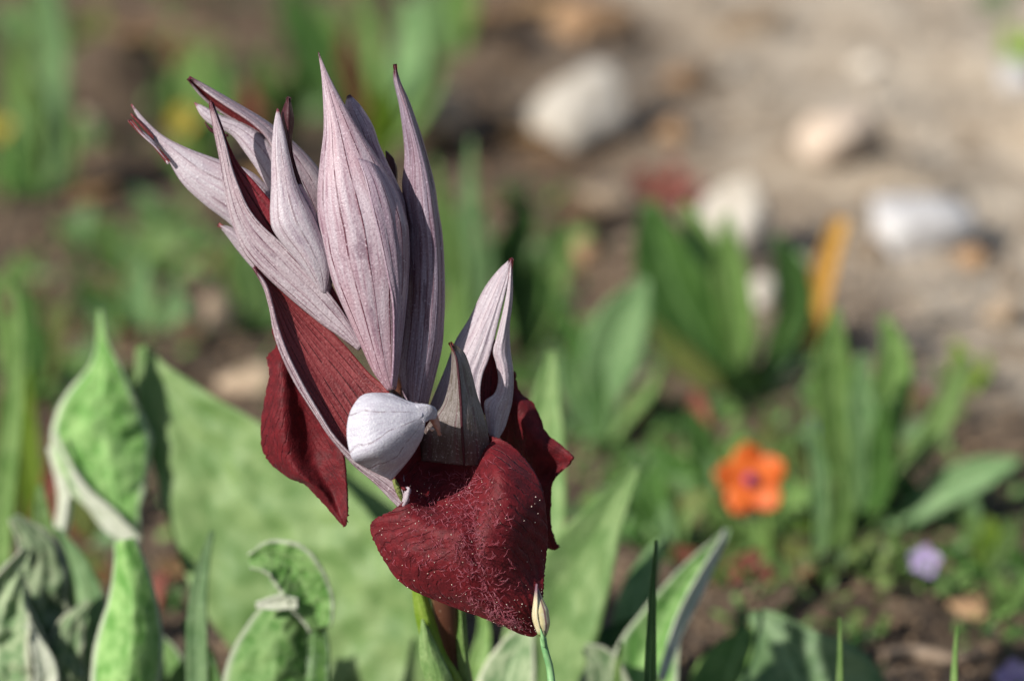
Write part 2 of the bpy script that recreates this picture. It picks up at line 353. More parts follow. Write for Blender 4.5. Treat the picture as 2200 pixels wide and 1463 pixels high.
# ------------------------------------------------------------------ ground
def gh(x, y):                                    # height of the ground
    if abs(x) > .6 or y > 1.2 or y < -.6: return 0.0
    e = min(1, (.6 - abs(x)) / .15)
    c = max(0.0, nz(x * 33, y * 33, 7.7) - .05)
    return e * (.011 * c * c * 2.2 + .0045 * nz(x * 14, y * 14, .3) + .0028 * nz(x * 48, y * 48, 1.7) + .0012 * abs(nz(x * 140, y * 140, 4.4)))
xs = np.r_[-60, -20, -6, -2, -1, -.6, np.arange(-.45, -.22, .01), np.arange(-.22, .2201, .0022), np.arange(.23, .46, .01), .6, 1, 2, 6, 20, 60]
ys = np.r_[-40, -10, -3, -1, -.6, np.arange(-.4, -.0, .01), np.arange(.0, .42, .0022), np.arange(.43, .9, .015), 1.2, 2, 5, 15, 40, 120]
gv = [(x, y, gh(x, y)) for y in ys for x in xs]; nx = len(xs)
gf = [(j * nx + i, j * nx + i + 1, (j + 1) * nx + i + 1, (j + 1) * nx + i) for j in range(len(ys) - 1) for i in range(nx - 1)]
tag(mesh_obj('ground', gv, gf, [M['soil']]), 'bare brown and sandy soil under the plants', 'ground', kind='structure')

# stones
import bmesh
def stone_mesh(seed, sub=3, ang=.35):
    bm = bmesh.new(); bmesh.ops.create_icosphere(bm, subdivisions=sub, radius=1)
    pl = [(Vector((random.gauss(0, 1), random.gauss(0, 1), random.gauss(0, 1))).normalized(), random.uniform(.45, .85)) for _ in range(11)]
    for v in bm.verts:
        p = v.co.copy()
        for n, d in pl:
            k = p.dot(n) - d
            if k > 0: p -= n * k * .95
        v.co = p * (1 + ang * .35 * mnoise.noise(p * 1.6 + Vector((seed, 0, 0))))
    vs = [v.co.copy() for v in bm.verts]; fs = [[v.index for v in f.verts] for f in bm.faces]; bm.free(); return vs, fs
stone_lib = []
def stone(name, px, py, rx, ry, mat, label, group=None, seed=0, rot=0.0, sink=.42):
    """rx, ry: half size in photo pixels"""
    d = gdepth(py); sx = rx / FPX * d; sz = ry / FPX * d
    vs, fs = stone_mesh(seed); g = G(px, py); sy = (sx + sz) * .55
    cz = sz * (1 - sink); g = P(px, py, gdepth(py + ry * .5) - .0)
    c = Vector(g); c.z = gh(c.x, c.y) + cz
    o = mesh_obj(name, [Vector((v.x * sx, v.y * sy, v.z * sz)) for v in vs], fs, [mat])
    o.location = c; o.rotation_euler = (random.uniform(-.2, .2), rot, random.uniform(-.4, .4))
    return tag(o, label, 'stone', group)
stone('stone', 1252, 248, 150, 108, M['st_white'], 'large cream white stone lying alone on the dark soil', seed=3, rot=.3)
stone('stone', 950, 268, 108, 80, M['st_tan'], 'tan brown stone between the orchid and the cream white stone', seed=8, rot=.2)
stone('stone', 1060, 85, 100, 66, M['st_brown'], 'rusty brown stone beyond the tan stone', seed=11)
stone('stone', 1290, 62, 130, 66, M['st_brown'], 'long brown clod shading the soil beyond the cream stone', seed=12)
stone('stone', 1785, 372, 95, 64, M['st_pink'], 'pale pinkish stone with a rusty patch on the sand', seed=15, rot=-.3)
stone('stone', 1975, 512, 145, 66, M['st_grey'], 'flat grey white stone lying on the sand', seed=17, rot=.1)
stone('stone', 1590, 500, 84, 130, M['st_white'], 'upright cream stone behind the broad leaved weed', seed=19)
stone('stone', 2190, 170, 60, 44, M['st_grey'], 'pale stone beside the tuft at the edge of the sand', seed=21)
stone('stone', 1860, 140, 46, 24, M['st_white'], 'small bleached stone half sunk in the far sand', seed=23)
stone('stone', 1640, 650, 36, 48, M['st_white'], 'small cream stone between the weed leaves', seed=25)
stone('stone', 175, 295, 50, 42, M['st_tan'], 'ochre stone among the far grass', seed=27)
stone('stone', 465, 705, 70, 62, M['st_tan'], 'smooth beige stone behind the long light leaf', seed=29)
stone('stone', 1395, 890, 46, 30, M['st_brown'], 'brown stone in the shade of the weeds', seed=31)
stone('stone', 2090, 1305, 60, 34, M['st_brown'], 'brown stone on the dark soil by the lilac flower', seed=33)
stone('stone', 540, 820, 80, 34, M['st_tan'], 'beige flat stone behind the crimson lip', seed=34)
stone('stone', 1862, 352, 42, 30, M['st_brown'], 'small rusty brown stone against the pale pinkish stone', seed=41)
stone('stone', 2095, 575, 46, 30, M['st_brown'], 'brown clod beside the flat grey white stone', seed=42)
stone('stone', 1480, 175, 60, 40, M['st_brown'], 'dark brown clod between the cream stone and the sand', seed=43)
stone('stone', 1440, 300, 46, 36, M['st_brown'], 'brown clod in the shadow of the large cream stone', seed=44)
stone('stone', 1620, 60, 80, 44, M['st_tan'], 'beige clod on the far sand beyond the cream stone', seed=45)
stone('stone', 1250, 590, 56, 40, M['st_brown'], 'dark stone by the blue-green weed', seed=46)
stone('stone', 2150, 700, 60, 44, M['st_tan'], 'tan stone on the sand beyond the yellow-green sprout', seed=47)
stone('stone', 1300, 430, 64, 44, M['st_tan'], 'tan stone in front of the large cream stone', seed=48)
lib = [stone_mesh(50 + k, 2) for k in range(7)]; libm = {}
def scatter_ok(px, py): return True
PEB = [('st_tan', 'small rounded tan pebble on the bare soil', 'tan pebbles on the soil'),
       ('st_white', 'small cream pebble on the sandy soil', 'cream pebbles on the sand'),
       ('st_brown', 'small brown clod of earth on the soil', 'brown clods on the soil'),
       ('st_pink', 'small pinkish beige pebble on the sand', 'pinkish pebbles on the sand')]
for k in range(150):
    px = random.uniform(-30, 2230); py = random.uniform(-20, 1200) if px < 1100 else random.uniform(-20, 900)
    sandy = px > 1350 + .6 * (py - 300)
    q = random.choice([1, 3, 0, 0] if px > 1300 else [0, 2, 2, 2]); mt, lb, gp = PEB[q]
    r = random.uniform(.0009, .0030) * (1.7 if k % 7 == 0 else 1) * (1.15 if q == 2 else 1); key = (k % 7, mt)
    if key not in libm:
        o = mesh_obj('pebble', *lib[key[0]], [M[mt]]); libm[key] = o
    else:
        o = libm[key].copy(); col.objects.link(o)
    g = Vector(G(px, py)); o.location = (g.x, g.y, gh(g.x, g.y) + r * .25)
    o.scale = (r * random.uniform(.9, 1.5), r * random.uniform(.8, 1.2), r * random.uniform(.55, .8)); o.rotation_euler = (0, 0, random.uniform(0, 6))
    tag(o, lb, 'pebble', gp)
# fine gravel nobody could count
tv, tf = stone_mesh(99, 1); tv = np.array([tuple(v) for v in tv]); V = []; Fc = []; nb = 0
for k in range(8000):
    g = G(random.uniform(-700, 2900), random.uniform(-60, 1650)); r = random.choice([.0003, .0004, .0005, .0007, .0010]) * random.uniform(.8, 1.3)
    a = random.uniform(0, 6.28); ca, sa = math.cos(a), math.sin(a)
    w = tv * [r * 1.25, r, r * .75]; w = np.c_[w[:, 0] * ca - w[:, 1] * sa, w[:, 0] * sa + w[:, 1] * ca, w[:, 2]]
    V.append(w + [g[0], g[1], gh(g[0], g[1]) + r * .3]); Fc += [[i + nb for i in f] for f in tf]; nb += len(tv)
def gravel_mat():
    t = NT('gravel'); c = t.node('ShaderNodeTexCoord').outputs['Object']; n = t.noise(c, 420.0, 1.0); 
    sx = t.node('ShaderNodeSeparateXYZ', {0: c}); g = t.math('ADD', t.math('MULTIPLY', sx.outputs[0], 5.5), t.math('MULTIPLY', sx.outputs[1], 1.0))
    a = t.mix(t.ss(n, .35, .65), (.10, .06, .035), (.30, .21, .13)); b = t.mix(t.ss(n, .35, .65), (.34, .26, .18), (.62, .54, .44))
    return t.fin(Base_Color=t.mix(t.math('MULTIPLY', t.ss(g, .36, .74), t.ss(sx.outputs[1], .17, .23)), a, b), Roughness=.9)
tag(mesh_obj('gravel', np.vstack(V), Fc, [gravel_mat()]), 'fine grit and crumbs strewn over the soil', 'gravel', kind='stuff')

# ------------------------------------------------------------------ the orchid
ob = P(1120, 2300, gdepth(2300))
orchid = empty('orchid', ob, 'lilac and crimson orchid spike standing in sharp focus', 'orchid')
A = orchid
stem_top = [O(p) for p in [(690, 500, 70), (716, 560, 62), (755, 662, 60), (805, 745, 70), (852, 832, 80), (900, 930, 130), (930, 1100, 220), (953, 1290, 300), (985, 1463, 380)]]
stem_pts = stem_top + [stem_top[-1] * .55 + ob * .45 + np.array([0, 0, .004]), np.array(ob) - [0, 0, .004]]
tube('stem', stem_pts, [.0006, .0010, .0012, .0014, .0016, .0018, .0019, .0020, .0021, .0023, .0026], M['stem'], A, 16, 90, world=True)
# sheathing leaves on the stem below the flowers
rails('sheath_leaf', [[(884, 1262, 270), (893, 1330, 280), (912, 1400, 300), (935, 1470, 320), (970, 1600, 380)],
                      [(898, 1258, 260), (918, 1330, 268), (945, 1400, 290), (985, 1470, 310), (1020, 1600, 370)],
                      [(912, 1262, 270), (935, 1330, 290), (958, 1400, 310), (1000, 1470, 340), (1050, 1600, 400)]], [M['lime'], M['fresh']], A, 14, 40)
rails('sheath_leaf', [[(905, 1330, 255), (900, 1400, 262), (915, 1470, 275), (960, 1620, 350)],
                      [(912, 1335, 250), (925, 1400, 255), (950, 1470, 265), (1000, 1620, 340)],
                      [(920, 1345, 262), (950, 1410, 272), (978, 1470, 285), (1030, 1620, 355)]], [M['broad'], M['fresh']], A, 12, 40)
rails('sheath_leaf', [[(975, 1290, 300), (980, 1380, 330), (990, 1470, 350), (1020, 1620, 400)],
                      [(988, 1295, 290), (996, 1380, 318), (1006, 1470, 340), (1040, 1620, 390)],
                      [(1000, 1305, 310), (1006, 1380, 340), (1014, 1470, 360), (1060, 1620, 410)]], [M['fresh'], M['fresh']], A, 10, 40)

# --- flowers and bracts at the left of the spike, from the back forwards
hood('hood', [(405, 0)] and [(417, 222), (432, 250), (456, 271), (497, 291), (528, 331), (556, 372), (582, 418), (625, 492), (690, 590)],
     [(418, 220), (440, 229), (480, 249), (530, 268), (578, 300), (612, 350), (650, 430), (692, 530), (712, 590)], [110, 112, 112, 112, 108, 100], M['hood_pale'], A, rk=5)
rails('bract', [[(405, 168, 112), (440, 197, 98), (480, 225, 92), (530, 258, 86), (565, 288, 82), (588, 325, 80), (622, 395, 78), (665, 475, 78), (712, 560, 86)],
                [(405, 168, 112), (450, 193, 114), (500, 222, 118), (560, 258, 118), (605, 290, 118), (650, 331, 118), (690, 382, 118), (712, 450, 118), (728, 560, 112)],
                [(405, 168, 114), (442, 202, 140), (485, 232, 152), (530, 262, 160), (570, 292, 162), (606, 340, 164), (645, 405, 164), (690, 470, 157), (722, 560, 132)],
                [(405, 168, 114), (436, 206, 132), (474, 238, 148), (514, 262, 156), (550, 283, 160), (575, 310, 162), (600, 365, 162), (645, 450, 157), (705, 560, 132)]],
      [M['inner_red'], M['bract'], M['bract']], A, 30, 60, ridge=.00006, rk=8)
# far left hood with its split tip
hood('hood', [(281, 226), (305, 268), (335, 308), (354, 332), (390, 393), (440, 441), (502, 490), (556, 562), (625, 640), (712, 712)],
     [(283, 223), (312, 257), (350, 291), (400, 317), (470, 343), (522, 360), (562, 387), (608, 448), (684, 570), (742, 672)], [112, 114, 118, 120, 118, 110], M['hood_pale'], A, ratio=.55, rk=6)
rails('sepal', [[(277, 257, 102), (300, 276, 98), (330, 302, 94), (356, 340, 92)], [(279, 258, 94), (304, 290, 88), (332, 316, 84), (364, 352, 86)], [(278, 259, 98), (302, 287, 100), (326, 311, 100), (352, 336, 98)]],
      [M['hood_pale'], M['inner_red']], A, 10, 24)
rails('petal', [[(282, 243, 106), (304, 262, 104), (330, 292, 100)], [(284, 246, 100), (308, 274, 98), (332, 302, 98)]], [M['inner_red']], A, 6, 20, .0002)
rails('sepal', [[(468, 482, 130), (500, 489, 126), (540, 518, 122), (610, 600, 118), (690, 690, 112)], [(468, 482, 122), (498, 500, 110), (535, 535, 106), (600, 612, 106), (680, 700, 106)],
                [(468, 483, 130), (488, 509, 128), (516, 546, 128), (560, 596, 126), (660, 700, 122)]], [M['hood_pale'], M['inner_red']], A, 16, 40)
tube('petal', [(440, 262, 137), (450, 276, 137), (466, 286, 137), (490, 292, 132)], [1.5, 4, 5, 3], M['maroon'], A, 8, 16)
# bract folded round the bud, crimson inside
rails('bract', [[(452, 216, 0), (472, 265, -6), (487, 311, -8), (500, 360, -10), (515, 402, -12), (536, 448, -13), (566, 486, -14), (612, 528, -16), (662, 580, -16), (712, 636, -14), (756, 700, -13), (777, 744, -10)],
                [(452, 216, 0), (463, 275, 0), (474, 330, 1), (487, 410, 2), (503, 478, 2), (530, 540, 1), (575, 590, 0), (630, 640, -1), (690, 690, -2), (730, 718, -4), (755, 738, -5), (773, 750, -6)],
                [(452, 216, 0), (470, 285, 8), (488, 345, 14), (512, 410, 18), (540, 468, 18), (572, 520, 18), (610, 560, 18), (655, 605, 15), (705, 655, 10), (740, 700, 5), (762, 730, -1), (775, 748, -6)],
                [(452, 216, 0), (476, 268, 6), (493, 313, 11), (516, 356, 16), (549, 393, 19), (583, 433, 20), (622, 480, 20), (662, 532, 18), (702, 592, 14), (732, 652, 8), (757, 710, 0), (777, 746, -6)]],
      [M['inner_bright'], M['bract'], M['bract']], A, 40, 90, ridge=.00005, rk=9, flip=None)
# bud inside that bract
hood('hood', [(595, 233), (588, 268), (583, 330), (582, 400), (580, 466), (590, 502), (636, 560), (690, 628)],
     [(600, 236), (611, 280), (624, 340), (641, 400), (672, 462), (700, 530), (709, 580), (700, 630)], [-6, -18, -24, -26, -24, -18], M['hood_pale'], A, ratio=.7, rk=5, ridge=.06)
rails('petal', [[(618, 207, 14), (608, 232, 10), (604, 250, 8), (612, 285, 6), (621, 330, 4), (640, 396, 2), (664, 450, 2), (686, 492, 4)],
                [(620, 209, 4), (620, 240, -8), (619, 265, -8), (620, 295, -4), (626, 340, -2), (645, 396, -6), (668, 446, -4), (690, 494, 0)],
                [(622, 208, 14), (629, 235, 12), (632, 262, 10), (628, 298, 10), (632, 345, 8), (652, 402, 6), (674, 450, 6), (692, 496, 8)]], [M['maroon']], A, 12, 50, .0004)
rails('sepal', [[(640, 396, -18), (668, 450, -22), (694, 512, -24), (706, 570, -20), (702, 628, -10)], [(646, 396, -10), (676, 452, -14), (702, 520, -14), (712, 578, -8), (706, 632, 0)], [(650, 398, 6), (682, 458, 6), (708, 524, 6), (717, 580, 6), (710, 630, 10)]],
      [M['hood_side'], M['inner_red']], A, 10, 40)
# hood behind the tall central one
hood('hood', [(745, 207), (742, 238), (760, 300), (800, 400), (838, 500), (850, 600)], [(752, 203), (778, 231), (802, 271), (816, 312), (834, 352), (858, 402), (873, 450), (878, 600)], [55, 52, 50, 50], M['hood'], A, rk=5)
rails('petal', [[(828, 324, 92), (830, 360, 92), (840, 410, 92)], [(845, 340, 84), (848, 372, 82), (850, 420, 84)], [(846, 342, 92), (854, 366, 92), (853, 420, 92)]], [M['maroon']], A, 8, 16)
# tall central hood
hood('hood', [(683, 112), (690, 160), (694, 220), (695, 280), (688, 340), (682, 400), (682, 460), (690, 510), (700, 560), (720, 622), (750, 690), (776, 746), (802, 800), (832, 840)],
     [(685, 112), (700, 148), (720, 188), (741, 226), (770, 275), (806, 330), (836, 380), (861, 430), (876, 480), (879, 540), (877, 600), (871, 650), (863, 720), (857, 780), (850, 836)],
     [12, 2, -12, -20, -22, -20, -16, -12, -10], M['hood'], A, 64, 90, ratio=.62, ridge=.035, rk=9)
rails('sepal', [[(770, 340, -62), (787, 390, -78), (800, 450, -84), (818, 520, -80), (834, 590, -70), (846, 650, -60), (848, 720, -50), (846, 790, -40), (842, 832, -30)],
                [(800, 350, -54), (825, 400, -66), (845, 460, -64), (856, 530, -58), (860, 600, -50), (860, 660, -42), (856, 730, -36), (852, 790, -30), (846, 834, -26)],
                [(830, 372, -22), (860, 428, -18), (877, 480, -14), (881, 540, -12), (879, 600, -8), (874, 655, -6), (866, 725, -4), (859, 782, -6), (851, 838, -8)]],
      [M['hood_side'], M['inner_red']], A, 20, 60, .00025, ridge=.00005, rk=4)
# long bract at its side
rails('bract', [[(847, 138, 60), (845, 172, 56), (857, 228, 52), (866, 298, 50), (868, 345, 48), (863, 395, 48), (866, 430, 50), (876, 490, 52), (874, 560, 54), (872, 640, 54), (866, 720, 52), (857, 790, 52), (870, 868, 52)],
                [(848, 138, 52), (851, 175, 40), (868, 230, 32), (884, 298, 28), (892, 350, 26), (893, 400, 24), (896, 450, 24), (903, 510, 24), (904, 580, 24), (902, 650, 24), (896, 730, 26), (888, 800, 28), (884, 868, 34)],
                [(849, 138, 52), (857, 178, 38), (876, 232, 26), (896, 300, 22), (910, 352, 20), (920, 405, 18), (926, 455, 16), (932, 512, 16), (935, 580, 16), (934, 650, 16), (927, 735, 18), (915, 805, 22), (903, 869, 32)],
                [(850, 139, 60), (862, 178, 54), (882, 222, 52), (906, 290, 50), (921, 340, 50), (936, 400, 50), (943, 450, 50), (951, 500, 50), (955, 565, 50), (956, 640, 50), (954, 690, 50), (948, 755, 50), (920, 870, 48)]],
      [M['bract_dark'], M['inner_red']], A, 40, 90, .0003, ridge=.00006, rk=5)
# hood of the flower at the other side, slit open over crimson
rails('petal', [[(1040, 735, 114), (1025, 790, 116), (1020, 850, 116), (1030, 890, 112)], [(1058, 730, 120), (1052, 790, 130), (1048, 850, 130), (1050, 890, 120)], [(1075, 735, 114), (1086, 790, 116), (1084, 850, 116), (1070, 890, 112)]], [M['inner_bright']], A, 12, 30)
rails('hood', [[(1100, 553, 90), (1068, 582, 95), (1038, 622, 100), (1008, 682, 104), (978, 732, 106), (957, 790, 106), (932, 850, 106), (915, 890, 106)],
               [(1099, 555, 80), (1078, 600, 72), (1056, 655, 66), (1034, 710, 66), (1012, 760, 68), (992, 810, 72), (980, 860, 76), (975, 920, 80)],
               [(1099, 556, 80), (1090, 610, 68), (1076, 670, 62), (1063, 725, 62), (1050, 772, 64), (1036, 810, 66), (1032, 860, 70), (1040, 940, 76)]],
      [M['hood_pale'], M['inner_red']], A, 30, 60, ridge=.00006, rk=5)
rails('sepal', [[(1098, 557, 78), (1086, 640, 60), (1068, 718, 56), (1059, 755, 60), (1066, 785, 66), (1070, 818, 68), (1062, 845, 68), (1042, 862, 66), (1042, 890, 66), (1052, 945, 70)],
                [(1099, 557, 78), (1096, 640, 56), (1086, 710, 50), (1080, 755, 52), (1085, 785, 54), (1088, 818, 56), (1082, 850, 56), (1070, 875, 56), (1064, 900, 58), (1062, 945, 66)],
                [(1101, 556, 88), (1102, 640, 80), (1096, 700, 76), (1098, 755, 76), (1103, 790, 78), (1104, 825, 80), (1100, 865, 82), (1092, 895, 82), (1084, 920, 82), (1070, 945, 82)]],
      [M['hood_pale'], M['inner_red']], A, 24, 60, ridge=.00005, rk=4, arcs=False)
# crimson lips of the flowers behind
def lip_wr(u, v): return 5 * np.sin(9 * u + 3 * v) * np.sin(math.pi * np.clip(v, 0, 1)) + 3 * np.sin(22 * v + 4 * u)
patch('lip', [[(588, 697, 102), (598, 700, 92), (610, 706, 96), (622, 715, 90)], [(583, 714, 114), (600, 722, 92), (618, 735, 98), (635, 750, 90)],
              [(594, 742, 102), (608, 748, 86), (625, 762, 94), (645, 780, 90)], [(572, 768, 130), (600, 780, 94), (630, 800, 100), (660, 820, 92)],
              [(578, 803, 110), (605, 815, 84), (640, 840, 100), (680, 862, 92)], [(567, 862, 122), (605, 880, 80), (655, 895, 106), (706, 912, 92)],
              [(560, 932, 136), (610, 942, 76), (670, 952, 110), (734, 958, 90)], [(571, 984, 136), (625, 992, 82), (680, 1000, 112), (741, 1000, 88)],
              [(612, 1021, 120), (655, 1028, 80), (700, 1034, 106), (744, 1036, 86)], [(661, 1047, 106), (690, 1054, 84), (716, 1062, 102), (745, 1072, 86)],
              [(704, 1094, 98), (718, 1098, 90), (732, 1102, 94), (746, 1104, 86)], [(734, 1127, 92), (738, 1130, 90), (742, 1131, 90), (745, 1128, 88)]],
      [M['lip']], A, 50, 100, .0003, .00012, 700, lip_wr, 3)
patch('lip', [[(1045, 780, 176), (1070, 790, 170), (1090, 795, 164), (1106, 798, 164)], [(1050, 830, 176), (1078, 836, 166), (1100, 840, 160), (1117, 842, 166)],
              [(1055, 880, 190), (1095, 880, 160), (1125, 872, 146), (1148, 868, 160)], [(1070, 930, 200), (1112, 930, 164), (1148, 925, 138), (1174, 928, 156)],
              [(1090, 975, 204), (1130, 972, 170), (1172, 962, 140), (1206, 956, 146)], [(1115, 1010, 204), (1150, 1002, 172), (1190, 988, 150), (1231, 982, 124)],
              [(1125, 1040, 202), (1152, 1036, 176), (1180, 1016, 164), (1222, 994, 140)], [(1132, 1075, 200), (1152, 1070, 180), (1170, 1052, 170), (1190, 1026, 158)],
              [(1138, 1115, 196), (1152, 1112, 180), (1166, 1106, 174), (1183, 1078, 164)], [(1146, 1150, 192), (1158, 1148, 184), (1170, 1142, 178), (1182, 1130, 170)],
              [(1160, 1168, 186), (1172, 1170, 182), (1182, 1168, 178), (1192, 1160, 170)], [(1178, 1178, 180), (1186, 1181, 178), (1194, 1181, 174), (1201, 1176, 168)]],
      [M['lip']], A, 44, 90, .0003, .00012, 700, lip_wr, 3)
# lower bract, a narrow lilac outside and a broad crimson inside
rails('bract', [[(547, 573, -6), (574, 612, -13), (588, 655, -16), (600, 702, -18), (622, 762, -20), (655, 828, -22), (690, 888, -24), (722, 938, -26), (768, 984, -28), (830, 1020, -29), (880, 1056, -27)],
                [(547, 573, -4), (569, 612, -4), (584, 660, -3), (592, 704, -3), (606, 752, -3), (640, 822, -4), (680, 882, -5), (719, 940, -7), (762, 992, -10), (810, 1036, -13), (862, 1089, -19)],
                [(548, 573, -2), (580, 618, 7), (604, 668, 15), (632, 724, 19), (664, 780, 19), (700, 840, 17), (736, 896, 13), (772, 950, 8), (806, 990, 1), (840, 1030, -6), (870, 1080, -16)],
                [(549, 574, -2), (588, 616, 10), (618, 656, 20), (656, 704, 24), (698, 754, 23), (742, 806, 20), (782, 860, 15), (815, 915, 9), (842, 965, 3), (848, 1015, -4), (876, 1070, -15)],
                [(547, 572, -3), (576, 590, 9), (606, 622, 19), (646, 655, 24), (692, 692, 25), (742, 742, 21), (792, 800, 13), (834, 838, 5), (846, 885, 0), (856, 965, -4), (866, 1054, -14)]],
      [M['inner_red'], M['bract'], M['bract']], A, 50, 100, .00035, ridge=.00005, rk=12)
tube('ovary', [(852, 836, 60), (850, 900, 40), (848, 980, 20), (852, 1060, 0), (864, 1092, -16)], [14, 18, 18, 12, 8], M['stem'], A, 12, 30)
# folded grey-green tip in the throat of the front flower
rails('petal', [[(965, 735, -30), (970, 765, -22), (965, 820, -10), (950, 870, 0), (926, 900, 8), (905, 940, 20), (905, 990, 30)],
                [(966, 735, -34), (976, 768, -36), (978, 820, -34), (972, 870, -28), (960, 910, -22), (952, 950, -8), (950, 995, 10)],
                [(967, 735, -36), (981, 770, -44), (986, 815, -44), (990, 865, -42), (992, 910, -38), (995, 950, -26), (997, 1000, -4)],
                [(967, 735, -34), (990, 768, -34), (1002, 815, -30), (1012, 865, -26), (1020, 910, -20), (1026, 950, -10), (1030, 1000, 6)],
                [(968, 734, -30), (996, 755, -20), (1011, 792, -10), (1026, 850, 0), (1040, 892, 6), (1051, 945, 12), (1056, 1000, 24)]],
      [M['green_bract'], M['inner_red']], A, 36, 60, .0003)
tube('midrib', [(968, 738, -40), (981, 772, -46), (986, 815, -46), (990, 865, -44), (992, 910, -40), (995, 960, -26), (997, 1000, -6)], [1, 2.6, 3, 3, 3, 3, 2], M['maroon'], A, 8, 40)
# dark throat
rails('throat', [[(856, 905, 60), (852, 970, 50), (862, 1040, 30)], [(900, 880, 80), (905, 960, 90), (925, 1040, 40)], [(970, 900, 80), (980, 960, 80), (1000, 1040, 30)], [(1050, 930, 60), (1060, 970, 50), (1080, 1020, 20)]], [M['lip']], A, 20, 20)
# the large front lip
LG = [[(900, 925, -10), (940, 935, 120), (975, 970, 100), (1015, 960, 60), (1050, 937, 20)],
      [(868, 985, -34), (912, 985, 70), (988, 996, 70), (1045, 966, 0), (1096, 954, 0)],
      [(848, 1028, -50), (900, 1032, 40), (984, 1038, 24), (1070, 1012, -76), (1142, 1003, -16)],
      [(880, 1060, -50), (928, 1080, 0), (1000, 1088, -70), (1084, 1068, -104), (1165, 1050, -26)],
      [(842, 1097, -44), (912, 1122, -98), (1002, 1140, -130), (1090, 1128, -116), (1175, 1110, -30)],
      [(796, 1125, -14), (892, 1166, -88), (1004, 1190, -134), (1096, 1184, -110), (1177, 1165, -30)],
      [(814, 1184, -14), (902, 1212, -80), (1012, 1236, -128), (1102, 1234, -100), (1171, 1222, -30)],
      [(864, 1254, -22), (940, 1264, -70), (1032, 1281, -108), (1106, 1280, -90), (1168, 1268, -38)],
      [(950, 1295, -34), (1006, 1302, -62), (1066, 1316, -84), (1116, 1316, -76), (1163, 1305, -44)],
      [(1058, 1335, -42), (1085, 1339, -56), (1110, 1343, -62), (1134, 1343, -58), (1157, 1340, -46)],
      [(1118, 1362, -42), (1130, 1366, -46), (1140, 1368, -47), (1148, 1367, -46), (1155, 1362, -42)]]
def front_wr(u, v):
    a = np.abs(u - .55); e = np.clip((a - .08) / .3, 0, 1)
    w = 1.7 * np.sin((v - a * .75) * 2 * math.pi * 13 + 3 * np.sin(7 * u + 5 * v) + 2.5 * np.sin(13 * v * u + 1)) * e * np.sin(math.pi * v)
    return w + 7 * np.sin(5 * v * math.pi + 6 * u) * np.sin(math.pi * v) * (.3 + e) + 10 * np.exp(-((u - .55) / .05) ** 2) * np.sin(math.pi * np.clip(v * 1.2, 0, 1))
lip = patch('lip', LG, [M['lip']], A, 90, 140, .00035, .00007, 500, front_wr, 3.5)
lip['label'] = 'large hairy dark crimson heart-shaped front lip'
# hairs on the front lip and pollen dust
me = lip.data; NN = 90 * 140
lv = np.zeros(len(me.vertices) * 3); me.vertices.foreach_get('co', lv); lv = lv.reshape(-1, 3)[:NN].reshape(140, 90, 3); ln = normals(lv)
if ln[70, 45] @ (CAM - lv[70, 45]) < 0: ln = -ln
def hair_bunch(n, L, Rr, pick, curl=.8):
    V = []; Fq = []
    for _ in range(n):
        v, u = pick(); k, j = int(v * 139), int(u * 89); p = lv[k, j].copy(); nn = ln[k, j]
        dv = np.array([rng.normal(), rng.normal(), rng.normal()]); side = dv - nn * (dv @ nn); side /= np.linalg.norm(side)
        l = L * rng.uniform(.5, 1.4) / PXM; r = Rr / PXM; b = len(V); c2 = np.cross(nn, side)
        for q in range(5):
            t = q / 4; c = p + nn * l * .55 * math.sin(t * 1.9) + side * l * t * curl + c2 * l * .25 * t * t * rng.normal()
            for m_ in range(3):
                an = m_ * 2.094; V.append(c + (side * math.cos(an) * .2 + c2 * math.cos(an) + nn * math.sin(an)) * r * (1 - .65 * t))
        for q in range(4):
            for m_ in range(3): Fq.append((b + q * 3 + m_, b + q * 3 + (m_ + 1) % 3, b + q * 3 + 3 + (m_ + 1) % 3, b + q * 3 + 3 + m_))
    return V, Fq
def pick_mid():
    v = rng.uniform(.16, .9); return v, float(np.clip(.55 + rng.normal() * .10 * (1.15 - .5 * v), .05, .95))
V1, F1 = hair_bunch(620, 19, .8, pick_mid)
def pick_left(): return rng.uniform(.3, .62), float(np.clip(rng.normal(.3, .12), .06, .6))
V2, F2 = hair_bunch(160, 13, .7, pick_left); nb = len(V1)
tag(mesh_obj('lip_hair', V1 + V2, F1 + [tuple(i + nb for i in f) for f in F2], [M['hair']], lip), kind='stuff')
def specks(name, parent, n, size, pts):
    V = []; Fq = []; oc = np.array([(1, 0, 0), (-1, 0, 0), (0, 1, 0), (0, -1, 0), (0, 0, 1), (0, 0, -1)], float)
    of = [(0, 2, 4), (2, 1, 4), (1, 3, 4), (3, 0, 4), (2, 0, 5), (1, 2, 5), (3, 1, 5), (0, 3, 5)]
    for _ in range(n):
        p = pts(); b = len(V); s = size * rng.uniform(.5, 1.3) / PXM
        V += list(p + oc * s * rng.uniform(.6, 1.4, 3)); Fq += [tuple(b + i for i in f) for f in of]
    tag(mesh_obj(name, V, Fq, [M['pollen']], parent, smooth=False), kind='stuff')
specks('pollen_dust', lip, 190, 1.15, lambda: (lambda k, j: lv[k, j] + ln[k, j] * .00006)(int(rng.uniform(30, 138)), int(rng.uniform(1, 88))))
